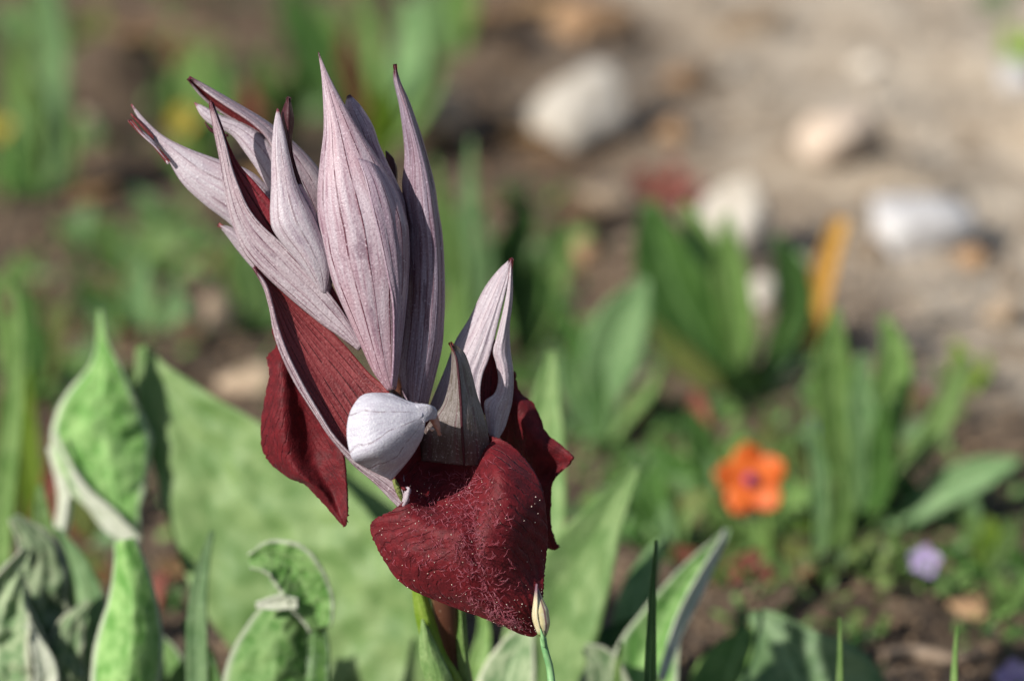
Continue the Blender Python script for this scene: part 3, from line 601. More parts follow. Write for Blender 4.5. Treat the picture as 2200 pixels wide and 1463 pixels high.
# the white hood bent over the throat
AX = (913, 903)
MZ = [(-88, -84, -72), (-102, -104, -86), (-110, -114, -94), (-116, -120, -100), (-120, -125, -106), (-122, -130, -116), (-108, -110, -92), (-92, -84, -70), (-76, -58, -44)]
WG = [[AX, (893, 866), (868, 857), (842, 844)], [AX, (878, 871), (830, 857), (784, 846)], [AX, (866, 880), (806, 871), (757, 874)], [AX, (856, 894), (796, 899), (746, 908)],
      [AX, (850, 911), (794, 932), (746, 945)], [AX, (852, 932), (802, 965), (756, 984)], [AX, (868, 944), (822, 984), (778, 1000)], [AX, (886, 949), (850, 993), (808, 1016)], [AX, (906, 944), (882, 984), (842, 1032)]]
WG = [[(*p, (-90, *MZ[k])[n]) for n, p in enumerate(r_)] for k, r_ in enumerate(WG)]
AP = [(908, 867), (909, 873), (909, 880), (909, 886), (909, 892), (910, 897), (911, 901), (912, 904), (914, 908)]
for k, r_ in enumerate(WG): r_[0] = (*AP[k], -92 - 2 * min(k, 8 - k))
patch('sepal', [[(x, y, z - 38) for x, y, z in c] for c in zip(*WG)], [M['white'], M['hood_pale']], A, 60, 50, .00035, .00008, 500)['label'] = 'white rounded hood bent sideways over the throat'
patch('sepal', [[(878, 866, -122), (896, 866, -126), (916, 866, -124), (934, 876, -112)], [(884, 873, -134), (900, 871, -136), (922, 871, -132), (939, 884, -116)],
                [(892, 884, -138), (906, 881, -136), (926, 881, -128), (939, 893, -114)], [(902, 897, -138), (913, 894, -134), (926, 892, -126), (936, 899, -114)],
                [(913, 908, -134), (917, 906, -130), (924, 902, -124), (931, 902, -114)]], [M['white'], M['hood_pale']], A, 24, 20, .0003, .0002, 600)
rails('petal', [[(944, 937, -84), (934, 920, -98), (925, 906, -106), (918, 896, -112)], [(945, 936, -92), (940, 918, -106), (934, 903, -114), (929, 892, -118)], [(946, 934, -84), (946, 916, -92), (943, 900, -98), (939, 888, -100)]], [M['tailpink']], A, 8, 16)
specks('pollen_dust', A.children[0], 3, 4, lambda: O((927 + rng.uniform(-3, 3), 922 + rng.uniform(-3, 3), -78)))
# small pink fold and yellow column foot beside the lip's neck
rails('petal', [[(872, 1044, -52), (866, 1066, -54), (860, 1090, -48)], [(880, 1046, -58), (874, 1070, -60), (864, 1092, -52)], [(884, 1052, -52), (880, 1074, -54), (868, 1094, -48)]], [M['hood_pale']], A, 8, 20)
tube('petal', [(846, 1030, -52), (853, 1046, -54), (860, 1064, -52), (864, 1078, -48)], [4, 7, 6, 2], M['olive'], A, 8, 16)

# ------------------------------------------------------------------ bud on a grassy stalk in front of the lip
bb = P(1230, 2440, gdepth(2440))
bud = empty('budding_stalk', bb, 'slender green stalk with a pale yellow bud touching the lip tip', 'bud')
tube('bud_scale', [(1152, 1254, -96), (1156, 1285, -96), (1162, 1320, -96), (1166, 1350, -96), (1166, 1370, -95)], [.8, 9, 18, 17, 6], M['bud'], bud, 16, 40)
rails('bud_scale', [[(1151, 1253, -104), (1146, 1290, -108), (1143, 1325, -108), (1152, 1355, -106), (1158, 1366, -102)], [(1153, 1254, -108), (1154, 1290, -114), (1154, 1325, -117), (1160, 1352, -114), (1162, 1366, -106)]], [M['bud']], bud, 8, 24, .0002)
sp_ = [O(p) for p in [(1166, 1364, -95), (1170, 1392, -94), (1179, 1425, -92), (1185, 1465, -90)]]
tube('stalk', sp_ + [sp_[-1] * .6 + bb * .4 + np.array([.001, 0, .003]), bb - [0, 0, .003]], [.00040, .00056, .00060, .00066, .0008, .0010], M['budstalk'], bud, 12, 50, world=True)
tube('bud_scale', [(1161, 1350, -116), (1166, 1368, -112), (1170, 1390, -106)], [1, 5, 3], M['budstalk'], bud, 8, 14)

# ------------------------------------------------------------------ woolly leaved plants round the orchid
def plant(name, px, py, label, cat, group=None):
    g = G(px, py); return empty(name, (g[0], g[1], gh(g[0], g[1])), label, cat, group)
w1 = plant('woolly_plant', 200, 1660, 'woolly plant with a tall twisted pale-edged leaf and a grey crinkled leaf', 'plant')
leaf(w1, [(250, 1640), (272, 1480), (283, 1320), (274, 1215), (262, 1160)], [30, 66, 76, 52, 24], M['wool'], 0.6890, 0.6910, [-5, -10, -5, 10], -.75, 13, 40, crink=.08)
leaf(w1, [(285, 1190), (262, 1120), (232, 1010), (214, 890), (222, 790), (214, 715), (212, 665)], [16, 44, 92, 108, 70, 20, 4], M['wool'], 0.7200, 0.7230, [30, -15, -10, 5, 40], -.28, 13, 50, crink=.16, wav=.1)
leaf(w1, [(300, 1165), (270, 1145), (240, 1120), (170, 1040), (115, 930)], [12, 24, 13, 6, 3], M['woolwhite'], 0.7180, 0.7200, 20, .3)
leaf(w1, [(60, 1700), (50, 1450), (60, 1300), (85, 1190), (30, 1108)], [60, 110, 112, 74, 10], M['wool_grey'], 0.7000, 0.7040, [-10, 0, -20], -.35, 21, 60, crink=.42, wav=.22)
leaf(w1, [(10, 1720), (-10, 1500), (-5, 1370), (20, 1260), (60, 1180)], [50, 80, 80, 56, 10], M['wool_grey'], 0.6950, 0.6980, [20, 5, -15], .4, 19, 60, crink=.45, wav=.25)
leaf(w1, [(150, 1720), (150, 1560), (130, 1460), (150, 1350), (190, 1290)], [40, 62, 56, 40, 8], M['wool_grey'], 0.6970, 0.7000, [-20, 10], -.4, 17, 50, crink=.40, wav=.2)
leaf(w1, [(215, 1700), (205, 1450), (178, 1300), (152, 1205), (120, 1135)], [40, 58, 56, 44, 8], M['glauc'], 0.7120, 0.7160, [15, 20], -.35, 13, 40, crink=.14)
leaf(w1, [(30, 1720), (60, 1560), (100, 1450), (60, 1340)], [20, 22, 24, 6], M['woolwhite'], 0.6925, 0.6950, [20, -20], .5, 9, 30, crink=.2)
leaf(w1, [(140, 1600), (110, 1250), (92, 1120), (85, 1040)], [14, 26, 34, 6], M['fresh'], 0.7130, 0.7170, 10, .4)
leaf(w1, [(120, 1650), (90, 1480), (60, 1350), (10, 1240)], [16, 36, 40, 8], M['wool_grey'], 0.6980, 0.7010, 30, .3, crink=.2)
leaf(w1, [(330, 1640), (345, 1500), (350, 1420), (330, 1360)], [30, 66, 60, 12], M['wool'], 0.7150, 0.7150, 10, .3)
leaf(w1, [(60, 1500), (95, 1330), (110, 1220), (140, 1080), (105, 960)], [14, 16, 18, 16, 4], M['woolwhite'], 0.7160, 0.7230, 25, .4)
w2 = plant('woolly_plant', 720, 1660, 'woolly plant with broad light green leaves spreading behind the orchid', 'plant')
leaf(w2, [(860, 1680), (760, 1420), (600, 1180), (450, 985), (345, 840), (300, 745)], [60, 190, 215, 185, 105, 10], M['broad'], 0.7170, 0.7300, [0, 10, 5], .12, 25, 70, crink=.11, wav=.09)
leaf(w2, [(800, 1680), (800, 1440), (800, 1250), (785, 1100), (760, 960)], [60, 130, 140, 110, 10], M['broad'], .7200, .7330, -8, .2, 15, 50, crink=.06)
leaf(w2, [(600, 1690), (585, 1480), (600, 1370), (640, 1290), (665, 1245)], [60, 112, 105, 66, 20], M['wool'], 0.6840, 0.6860, [-5, -5], -.55, 15, 50, crink=.14)
leaf(w2, [(690, 1350), (668, 1285), (630, 1225), (585, 1200), (535, 1205)], [22, 44, 50, 44, 14], M['wool'], .686, .683, [0, -5, -10], .45, 13, 40, crink=.16, wav=.12)
leaf(w2, [(640, 1296), (600, 1294), (550, 1300)], [10, 15, 5], M['woolwhite'], 0.6835, 0.6835, 10, .3)
leaf(w2, [(660, 1690), (660, 1500), (672, 1380), (660, 1290), (640, 1240)], [30, 50, 55, 36, 8], M['deep'], 0.6870, 0.6880, 25, .3)
leaf(w2, [(430, 1680), (425, 1450), (425, 1300), (440, 1200), (455, 1140)], [14, 22, 24, 18, 4], M['glauc'], 0.6910, 0.6910, 15, .3)
leaf(w2, [(470, 1680), (440, 1480), (420, 1380), (395, 1330)], [30, 45, 40, 6], M['deep'], 0.6990, 0.7010, 15, .3)
w3 = plant('woolly_plant', 1210, 1680, 'light green leafy plant with a broad pale leaf beside the crimson lip', 'plant')
leaf(w3, [(1150, 1650), (1150, 1350), (1160, 1080), (1168, 900), (1180, 810), (1186, 752)], [20, 40, 52, 56, 44, 8], M['broad'], .718, .726, [10, -5], .25, crink=.08)
leaf(w3, [(1130, 1650), (1170, 1400), (1235, 1230), (1300, 1110), (1350, 1030), (1368, 1000)], [30, 80, 98, 84, 46, 8], M['broad'], .704, .716, [-10, 5], .25, 13, 40, crink=.05)
leaf(w3, [(1075, 1700), (1085, 1500), (1110, 1400), (1140, 1330)], [40, 66, 58, 8], M['wool_grey'], .690, .695, 10, .2)
leaf(w3, [(1020, 1700), (1022, 1480), (1040, 1360), (1030, 1290)], [20, 26, 22, 4], M['fresh'], .700, .702, 10, .3)
leaf(w3, [(1250, 1700), (1270, 1480), (1310, 1390), (1370, 1330)], [40, 70, 60, 8], M['deep'], .706, .714, 20, .3)
leaf(w3, [(1250, 1690), (1230, 1500), (1240, 1400), (1280, 1290)], [30, 50, 60, 8], M['glauc'], .724, .736, 10, .3)
w4 = plant('woolly_plant', 1380, 1680, 'plant with a pale folded leaf reaching up beside the dark soil', 'plant')
leaf(w4, [(1350, 1690), (1380, 1460), (1420, 1340), (1490, 1230), (1545, 1165), (1562, 1135)], [40, 80, 74, 46, 26, 6], M['wool'], .700, .718, [5, 10], .4, 13, 40, crink=.10)
leaf(w4, [(1420, 1460), (1460, 1340), (1510, 1240), (1548, 1170), (1560, 1138)], [10, 14, 18, 14, 4], M['woolwhite'], .697, .712, -35, .3)
leaf(w4, [(1310, 1690), (1300, 1500), (1290, 1420), (1255, 1390)], [40, 75, 60, 8], M['wool_grey'], .698, .702, 5, .3, crink=.15)
leaf(w4, [(1390, 1690), (1370, 1450), (1370, 1300), (1400, 1200), (1430, 1150)], [24, 50, 56, 40, 6], M['glauc'], .712, .724, 15, .3)
w5 = plant('broad_leaved_plant', 1690, 1660, 'low plant with a broad dark green leaf below the small orange flower', 'plant')
leaf(w5, [(1730, 1660), (1720, 1500), (1690, 1410), (1650, 1345), (1610, 1320)], [90, 190, 165, 70, 8], M['glauc'], .705, .716, [5, 0], .2, 15, 40, crink=.08)
leaf(w5, [(1560, 1660), (1560, 1500), (1575, 1420), (1610, 1350)], [50, 85, 70, 8], M['fresh'], .712, .722, 15, .3, crink=.08)
leaf(w5, [(1850, 1660), (1850, 1520), (1820, 1440), (1800, 1390)], [40, 65, 55, 8], M['deep'], .712, .718, 15, .3)

# single blades of grass close to the orchid
for (pts, w, d, mt, lb) in [
    ([(1382, 2250), (1392, 1700), (1398, 1400), (1403, 1250), (1409, 1160)], [10, 15, 16, 11, 1], .662, 'deep', 'dark green upright grass blade beside the front lip'),
    ([(1795, 2150), (1800, 1700), (1804, 1440), (1804, 1325)], [9, 11, 10, 1], .672, 'fresh', 'thin pale grass blade in front of the broad dark leaf'),
    ([(2035, 2150), (2046, 1700), (2050, 1440), (2056, 1342)], [10, 12, 11, 1], .672, 'fresh', 'thin grass blade standing alone over the dark twig'),
    ([(-10, 1700), (0, 1200), (28, 900), (40, 720), (30, 600)], [20, 26, 26, 22, 3], .760, 'fresh', 'bright green grass blade rising beside the woolly plant'),
    ([(1320, 1750), (1322, 1560), (1326, 1440), (1334, 1380)], [8, 9, 8, 1], .69, 'fresh', 'short grass blade beside the crinkled grey leaf')]:
    g = P(pts[0][0], pts[0][1], gdepth(pts[0][1])); e = empty('grass_sprout', (g[0], g[1], gh(g[0], g[1])), lb, 'grass')
    d0 = gdepth(pts[0][1]) if pts[0][1] > 1600 else d + .01
    leaf(e, pts, w, M[mt], gdepth(pts[0][1]), d, 15, .4)

# ------------------------------------------------------------------ weeds behind, each standing on the ground
def weed(name, base, label, cat, lv_, group=None, up=.28):
    e = plant(name, base[0], base[1], label, cat, group); d0 = gdepth(base[1])
    for (pts, w, mt, *o) in lv_:
        pts = [base] + pts; tip = pts[-1]
        d1 = d0 - up * (base[1] - tip[1]) / FPX * d0 + (o[0] if o else 0)
        leaf(e, pts, [6] + w, M[mt], d0, d1, o[1] if len(o) > 1 else random.uniform(-20, 25), .3 if len(o) < 3 else o[2], 9, 24, wav=.05)
    return e
weed('broad_weed', (1600, 880), 'weed with broad glossy dark green leaf in front of the sand', 'weed',
     [([(1530, 770), (1450, 620), (1410, 500), (1395, 432)], [26, 76, 66, 14], 'deep', 0, 5), ([(1560, 760), (1530, 620), (1500, 510), (1470, 440)], [26, 42, 40, 8], 'fresh', .006, -10),
      ([(1592, 740), (1572, 600), (1560, 460)], [30, 38, 8], 'fresh', -.004, 0), ([(1660, 760), (1705, 660), (1690, 570), (1668, 505)], [16, 34, 40, 8], 'deep', 0, -15),
      ([(1690, 770), (1725, 640), (1715, 540)], [14, 24, 8], 'glauc', .005, 10), ([(1540, 830), (1450, 750), (1400, 690)], [24, 30, 6], 'olive', -.002)])
weed('leafy_weed', (1850, 1130), 'weed with several upright oblong leaves beside the orange stalk', 'weed',
     [([(1815, 960), (1792, 800), (1790, 720), (1795, 662)], [36, 50, 42, 8], 'fresh', 0, 0), ([(1880, 960), (1915, 830), (1920, 750), (1900, 680)], [32, 44, 40, 8], 'fresh', .003, -10),
      ([(1860, 960), (1850, 840), (1855, 760)], [26, 32, 8], 'glauc', -.004, 0), ([(1920, 1020), (2000, 940), (2045, 850), (2078, 765)], [18, 24, 26, 6], 'fresh', 0, 15),
      ([(1930, 1120), (2020, 1060), (2100, 1020), (2195, 985)], [20, 36, 34, 6], 'glauc', 0, 10), ([(1820, 1050), (1780, 960), (1760, 880)], [20, 22, 4], 'deep'),
      ([(1890, 1050), (1895, 960), (1900, 860)], [26, 28, 6], 'deep', -.008, 20), ([(1800, 1080), (1740, 1010), (1700, 960)], [20, 22, 4], 'olive')])
weed('glaucous_weed', (1300, 960), 'blue-green weed with a wide leaf at the foot of the sandy patch', 'weed',
     [([(1295, 850), (1320, 740), (1350, 670), (1388, 600)], [36, 62, 56, 10], 'glauc', 0, 0), ([(1270, 850), (1235, 740), (1190, 640)], [28, 26, 4], 'deep', 0, 0),
      ([(1250, 900), (1210, 800), (1180, 740)], [20, 22, 4], 'glauc'), ([(1340, 900), (1390, 840), (1420, 780)], [16, 16, 4], 'fresh')])
for k, (bx, by, lb, lvs) in enumerate([
    (1010, 830, 'tuft of tall narrow grass rising behind the long bract', [([(1005, 600), (1008, 420), (1012, 300)], [20, 19, 4], 'glauc'), ([(975, 600), (950, 450), (935, 340)], [22, 26, 4], 'fresh'),
        ([(990, 640), (985, 540), (970, 450)], [16, 14, 3], 'deep'), ([(1040, 640), (1045, 520), (1030, 430)], [14, 14, 3], 'glauc')]),
    (1120, 800, 'small dark weed with curled leaves behind the slit hood', [([(1110, 640), (1095, 540), (1125, 470), (1085, 395)], [16, 32, 30, 5], 'deep'), ([(1140, 690), (1155, 610), (1150, 540)], [20, 28, 5], 'deep'),
        ([(1170, 690), (1205, 590), (1225, 485)], [20, 22, 4], 'fresh'), ([(1160, 740), (1200, 680), (1240, 640)], [18, 18, 4], 'glauc')]),
    (960, 960, 'weed leaves showing between the bract and the slit hood', [([(965, 800), (970, 680), (985, 600)], [30, 34, 6], 'fresh'), ([(1010, 820), (1040, 700), (1060, 640)], [24, 26, 5], 'fresh')])]):
    weed('grass_tuft' if k == 0 else 'small_weed', (bx, by), lb, 'grass' if k == 0 else 'weed', lvs)
weed('tall_weed', (800, 360), 'tall weed with lime green foot rising above the orchid', 'weed',
     [([(815, 280), (825, 230), (810, 180)], [26, 34, 6], 'lime', -.01), ([(790, 220), (795, 100), (765, -20)], [18, 24, 10], 'fresh'), ([(850, 230), (885, 120), (880, 0)], [24, 40, 16], 'glauc'),
      ([(880, 260), (925, 170), (940, 90)], [20, 26, 6], 'fresh'), ([(760, 260), (700, 150), (640, 40), (620, -40)], [26, 44, 42, 10], 'deep'), ([(770, 240), (730, 120), (700, 0)], [22, 32, 10], 'fresh'), ([(745, 150), (742, 100), (740, 70)], [18, 20, 6], 'redleaf', -.01)])
weed('tall_weed', (985, 150), 'bright green sprig beside the rusty brown stone', 'weed', [([(980, 60), (985, -10), (1000, -60)], [26, 40, 14], 'fresh'), ([(950, 90), (930, 20), (920, -40)], [20, 26, 8], 'glauc')])
weed('small_weed', (600, 330), 'weed with one bright bud-like leaf above the dark petal tip', 'weed', [([(592, 240), (570, 175), (560, 115)], [16, 28, 8], 'fresh', -.006), ([(630, 240), (650, 130), (660, 80)], [20, 24, 6], 'deep'), ([(540, 270), (530, 215), (545, 180)], [20, 28, 8], 'redleaf')])
weed('small_weed', (440, 370), 'leafy green weed behind the highest bract tip', 'weed', [([(425, 260), (410, 170), (430, 95)], [28, 46, 8], 'fresh'), ([(390, 280), (360, 200), (340, 140)], [26, 36, 6], 'fresh'), ([(460, 270), (475, 190), (480, 120)], [22, 30, 6], 'deep'), ([(400, 300), (385, 250), (380, 220)], [20, 30, 10], 'yellow' if False else 'lime')])
weed('tall_weed', (90, 420), 'tall pale green stalky weed far behind the twisted leaf', 'weed', [([(110, 250), (115, 100), (95, -40)], [30, 32, 26], 'glauc'), ([(60, 300), (40, 180), (20, 100)], [36, 42, 8], 'fresh'), ([(100, 330), (80, 260), (120, 180)], [40, 46, 8], 'glauc'), ([(30, 370), (20, 300), (-10, 240)], [30, 36, 6], 'deep'), ([(130, 350), (150, 270), (140, 200)], [24, 26, 6], 'fresh')])
weed('small_weed', (340, 620), 'small weed with a flat light leaf behind the twisted leaf', 'weed', [([(345, 580), (350, 530), (400, 500)], [24, 34, 8], 'fresh'), ([(310, 580), (290, 560), (270, 530)], [20, 24, 6], 'glauc'), ([(360, 590), (400, 570), (430, 550)], [16, 20, 4], 'fresh')])
weed('small_weed', (560, 720), 'green weed just behind the lower crimson bract', 'weed', [([(545, 650), (520, 580), (500, 520)], [34, 40, 6], 'fresh'), ([(570, 640), (560, 560), (540, 500)], [28, 34, 6], 'glauc'), ([(600, 650), (610, 600), (620, 540)], [24, 28, 6], 'deep')])
weed('small_weed', (320, 760), 'grey-green weed with a crimson tinged leaf by the twisted tip', 'weed', [([(305, 690), (300, 620), (310, 560)], [22, 30, 6], 'glauc'), ([(290, 740), (275, 720), (262, 700)], [20, 24, 8], 'redleaf', -.008), ([(360, 720), (380, 660), (370, 610)], [24, 30, 6], 'glauc'), ([(260, 700), (190, 640), (170, 600)], [22, 30, 6], 'deep')])
weed('small_weed', (180, 530), 'small grey-green seedling on the brown soil', 'weed', [([(175, 490), (185, 465), (190, 440)], [18, 24, 6], 'glauc'), ([(150, 510), (130, 490), (120, 470)], [12, 14, 3], 'deep')])
weed('small_weed', (60, 900), 'dense grassy weed beside the pale edged twisted leaf', 'weed', [([(70, 780), (60, 680), (40, 600)], [22, 24, 4], 'deep'), ([(100, 800), (120, 700), (150, 640)], [20, 26, 4], 'olive'), ([(30, 790), (10, 700), (-20, 650)], [26, 28, 6], 'fresh'), ([(90, 850), (110, 780), (105, 720)], [20, 24, 4], 'deep')])
weed('small_weed', (70, 1150), 'grassy weed in the gap beside the small woolly leaf', 'weed', [([(60, 1020), (50, 900), (60, 800)], [26, 28, 4], 'lime'), ([(20, 1020), (10, 920), (0, 840)], [26, 28, 6], 'olive'), ([(110, 1050), (130, 980), (120, 900)], [20, 22, 4], 'redleaf'), ([(140, 1080), (165, 1000), (180, 940)], [20, 24, 4], 'deep')])
weed('small_weed', (2070, 860), 'small yellow-green sprout at the edge of the sand', 'weed', [([(2060, 810), (2065, 770), (2050, 730)], [16, 20, 4], 'lime'), ([(2095, 820), (2115, 790), (2120, 760)], [12, 16, 4], 'lime'), ([(2040, 830), (2020, 800), (2010, 780)], [12, 12, 3], 'fresh')])
weed('small_weed', (2120, 1230), 'small bushy sprout with yellowish leaves by the lilac flower', 'weed', [([(2110, 1180), (2090, 1130), (2070, 1100)], [20, 26, 4], 'fresh'), ([(2120, 1180), (2130, 1140), (2125, 1110)], [20, 22, 4], 'lime'), ([(2150, 1190), (2170, 1150), (2180, 1110)], [16, 20, 4], 'fresh'), ([(2080, 1210), (2050, 1190), (2030, 1180)], [16, 16, 4], 'deep')])
weed('small_weed', (2190, 160), 'yellow-green tuft beside the pale stone at the edge of the sand', 'weed', [([(2180, 110), (2170, 80), (2175, 60)], [16, 22, 5], 'lime'), ([(2200, 120), (2215, 90), (2210, 70)], [16, 20, 5], 'lime')])
weed('small_weed', (2150, 30), 'blue-green sprig far off on the sand', 'weed', [([(2145, 0), (2140, -20), (2150, -40)], [18, 24, 8], 'glauc'), ([(2120, 10), (2110, 0), (2100, -10)], [10, 12, 4], 'glauc')])
weed('small_weed', (1400, 430), 'two small reddened leaves on the pale sand', 'weed', [([(1390, 400), (1380, 380), (1365, 365)], [20, 26, 8], 'redleaf'), ([(1430, 400), (1450, 370), (1440, 340)], [14, 18, 6], 'redleaf'), ([(1460, 420), (1490, 400), (1510, 390)], [16, 22, 8], 'redleaf')])
weed('small_weed', (1690, 1130), 'low small-leaved weed just under the orange flower', 'weed', [([(1700, 1100), (1715, 1060), (1730, 1040)], [20, 28, 8], 'fresh'), ([(1650, 1130), (1630, 1140), (1610, 1150)], [20, 26, 8], 'fresh'), ([(1690, 1120), (1680, 1150), (1700, 1180)], [20, 24, 8], 'glauc'), ([(1740, 1140), (1770, 1150), (1790, 1180)], [20, 22, 8], 'lime'), ([(1600, 1150), (1560, 1170), (1530, 1200)], [16, 20, 6], 'olive')])
weed('small_weed', (1540, 1080), 'shaded weed between the broad pale leaf and the orange flower', 'weed', [([(1520, 1000), (1500, 930), (1480, 880)], [26, 30, 6], 'deep'), ([(1560, 1000), (1580, 950), (1590, 910)], [24, 28, 6], 'fresh'), ([(1480, 1020), (1430, 980), (1400, 940)], [24, 28, 6], 'deep'), ([(1590, 1030), (1640, 960), (1650, 900)], [24, 26, 6], 'olive')])
weed('small_weed', (1420, 1180), 'olive weed in the shade behind the broad pale leaf', 'weed', [([(1420, 1110), (1400, 1040), (1420, 980)], [28, 32, 6], 'deep'), ([(1460, 1120), (1500, 1080), (1540, 1060)], [24, 28, 6], 'olive'), ([(1380, 1130), (1350, 1080), (1320, 1060)], [22, 26, 6], 'deep')])
weed('small_weed', (1760, 1250), 'thin stemmed weed on the dark soil beside the orange flower', 'weed', [([(1765, 1150), (1760, 1020), (1740, 900)], [14, 18, 4], 'glauc'), ([(1790, 1180), (1810, 1090), (1800, 1000)], [18, 24, 4], 'fresh'), ([(1740, 1200), (1700, 1180), (1680, 1160)], [16, 20, 4], 'olive'), ([(1790, 1240), (1810, 1220), (1830, 1200)], [16, 18, 4], 'lime')])
weed('small_weed', (1880, 1330), 'dull green weed by the dry twig', 'weed', [([(1870, 1270), (1850, 1220), (1860, 1180)], [22, 26, 6], 'deep'), ([(1900, 1280), (1930, 1240), (1950, 1220)], [20, 26, 6], 'fresh'), ([(1850, 1320), (1810, 1310), (1790, 1290)], [20, 24, 6], 'glauc'), ([(1920, 1330), (1960, 1320), (1990, 1290)], [20, 24, 6], 'olive')])
weed('small_weed', (1660, 1290), 'small orange tinged seedling on the dark soil', 'weed', [([(1655, 1260), (1640, 1230), (1650, 1210)], [12, 16, 5], 'redleaf'), ([(1690, 1280), (1720, 1265), (1740, 1255)], [10, 14, 5], 'lime')])

# seedlings scattered over the soil, two kinds that only their place tells apart
SEED = [('fresh', 'glauc', 'deep', 'small seedling with a few fresh green leaves on the brown soil', 'green seedlings on the brown soil'),
        ('olive', 'redleaf', 'glauc', 'small dull olive and reddish seedling on the brown soil', 'dull seedlings on the brown soil')]
for (x0, x1, y0, y1, n, q) in [(0, 160, 60, 470, 7, 0), (150, 420, 40, 330, 5, 1), (480, 720, 30, 300, 6, 0), (0, 330, 620, 900, 7, 0), (150, 560, 470, 700, 4, 0), (150, 560, 420, 760, 4, 1), (900, 1250, 560, 900, 8, 0),
                               (1400, 1780, 860, 1240, 12, 0), (1400, 2100, 900, 1330, 8, 1), (1900, 2230, 1000, 1320, 7, 0), (1250, 1420, 900, 1200, 5, 0), (840, 1080, 40, 200, 3, 1), (150, 470, 1150, 1420, 4, 1)]:
    for _ in range(n):
        bx = random.uniform(x0, x1); by = random.uniform(y0, y1); s_ = random.uniform(.7, 1.35); lv_ = []
        for _k in range(random.randint(3, 5)):
            a = random.uniform(-1.3, 1.3); L = random.uniform(50, 120) * s_; mx, my = bx + math.sin(a) * L * .55, by - math.cos(a) * L * .6
            lv_.append(([(mx, my), (bx + math.sin(a) * L, by - math.cos(a) * L * .9)], [random.uniform(14, 24) * s_, 4], SEED[q][random.choice([0, 0, 1, 2])]))
        weed('seedling', (bx, by), SEED[q][3], 'seedling', lv_, SEED[q][4])

# the dry orange stalk
ds = plant('dry_stalk', 1735, 800, 'dry orange-brown stalk standing up from the weeds', 'stalk')
leaf(ds, [(1735, 800), (1760, 640), (1785, 540), (1808, 470)], [10, 20, 22, 16], M['straw'], None, None, 10, .5)

# small flowers
def flower(name, label, cat, cx, cy, r, npet, mp, me_, base, lean=.3, dd=0.0, rot=0.0):
    e = plant(name, base[0], base[1], label, cat); d0 = gdepth(base[1]); d = d0 - .3 * (base[1] - cy) / FPX * d0 + dd
    c = P(cx, cy, d); rr = r / FPX * d
    st = [np.array(e.location) - [0, 0, .001], (np.array(e.location) + c) / 2 + [.001, 0, .001], c]
    tube('stalk', st, [.0006, .0005, .0005], M['stalk'], e, 8, 14, world=True)
    for k in range(npet):
        a = rot + 2 * math.pi * k / npet; dirv = rgt * math.cos(a) + upv * math.sin(a); sd = rgt * -math.sin(a) + upv * math.cos(a); g = np.zeros((8, 7, 3))
        for i in range(8):
            t = i / 7; w = rr * .44 * math.sin(math.pi * min(1, .12 + t * .80)) ** .7
            for j in range(7):
                s = j / 3 - 1; g[i, j] = c + dirv * rr * t * (1 - .08 * s * s * (t > .9)) + sd * s * w - fwd * (lean * rr * t * t * (1 - .3 * abs(s)))
        solid('petal', g, .0002, [mp], e)
    g = []
    bm = bmesh.new(); bmesh.ops.create_icosphere(bm, subdivisions=2, radius=rr * .2)
    o = mesh_obj('flower_centre', [np.array(v.co) + c - fwd * rr * .12 for v in bm.verts], [[v.index for v in f.verts] for f in bm.faces], [me_], e); bm.free()
    leaf(e, [base, ((base[0] * 2 + cx) / 3 - 20, (base[1] * 2 + cy) / 3), ((base[0] + cx) / 2 - 50, (base[1] + cy) / 2)], [5, 16, 3], M['fresh'])
    return e
flower('orange_flower', 'small orange five-petalled flower with a purple eye among the weeds', 'flower', 1613, 1030, 80, 5, M['orange'], M['purple'], (1655, 1200), rot=.45)
flower('lilac_flower', 'tiny lilac flower over the dark soil beside the bushy sprout', 'flower', 1986, 1205, 36, 5, M['lilac'], M['lilac'], (1970, 1330), rot=.2)
flower('lilac_flower', 'tiny lilac flower beside the dry twig', 'flower', 2180, 1458, 46, 5, M['lilac'], M['lilac'], (2170, 1560), rot=.5)
flower('blue_flower', 'tiny closed bluish flower between the upright oblong leaves', 'flower', 1757, 915, 24, 5, M['blue'], M['blue'], (1775, 1100), lean=1.0)
flower('yellow_flower', 'yellow flower behind the split hood tip', 'flower', 392, 258, 34, 5, M['yellow'], M['yellow'], (400, 380))
flower('yellow_flower', 'yellow flower beside the tall pale stalky weed', 'flower', -5, 270, 34, 5, M['yellow'], M['yellow'], (10, 420))

# dry leaves and twigs on the ground
def litter(px, py, a, L, w, mt, lb, group=None, name='dry_leaf', cat='leaf'):
    d = gdepth(py); g = G(px, py); h = gh(g[0], g[1]); e = empty(name, (g[0], g[1], h), lb, cat, group)
    Lm = L / FPX * d; wm = w / FPX * d; gr = np.zeros((14, 7, 3)); sd = random.random() * 9
    for i in range(14):
        t = i / 13; ww = wm * max(.05, math.sin(math.pi * (.05 + .9 * t)) ** .8)
        for j in range(7):
            s = j / 3 - 1; x = (t - .5) * 2 * Lm; y = s * ww
            gr[i, j] = [g[0] + x * math.cos(a) - y * math.sin(a), g[1] + x * math.sin(a) + y * math.cos(a), h + .0012 + ww * .7 * s * s + .25 * Lm * (t - .5) ** 2 * 4 + .0008 * nz(t * 4 + sd, s * 2, sd)]
    solid('blade', gr, .0003, [M[mt]], e)
litter(40, 400, .5, 60, 34, 'redleaf', 'rusty orange leaf lying beside the ochre stone')
litter(1110, 320, -.4, 70, 30, 'dry', 'brown curled leaf beside the cream white stone')
litter(480, 1320, .3, 55, 30, 'dry', 'dry orange-brown leaf on the soil behind the curled woolly leaf')
litter(380, 1250, 1.2, 60, 40, 'dry', 'pinkish brown dead leaf behind the thin upright blade')
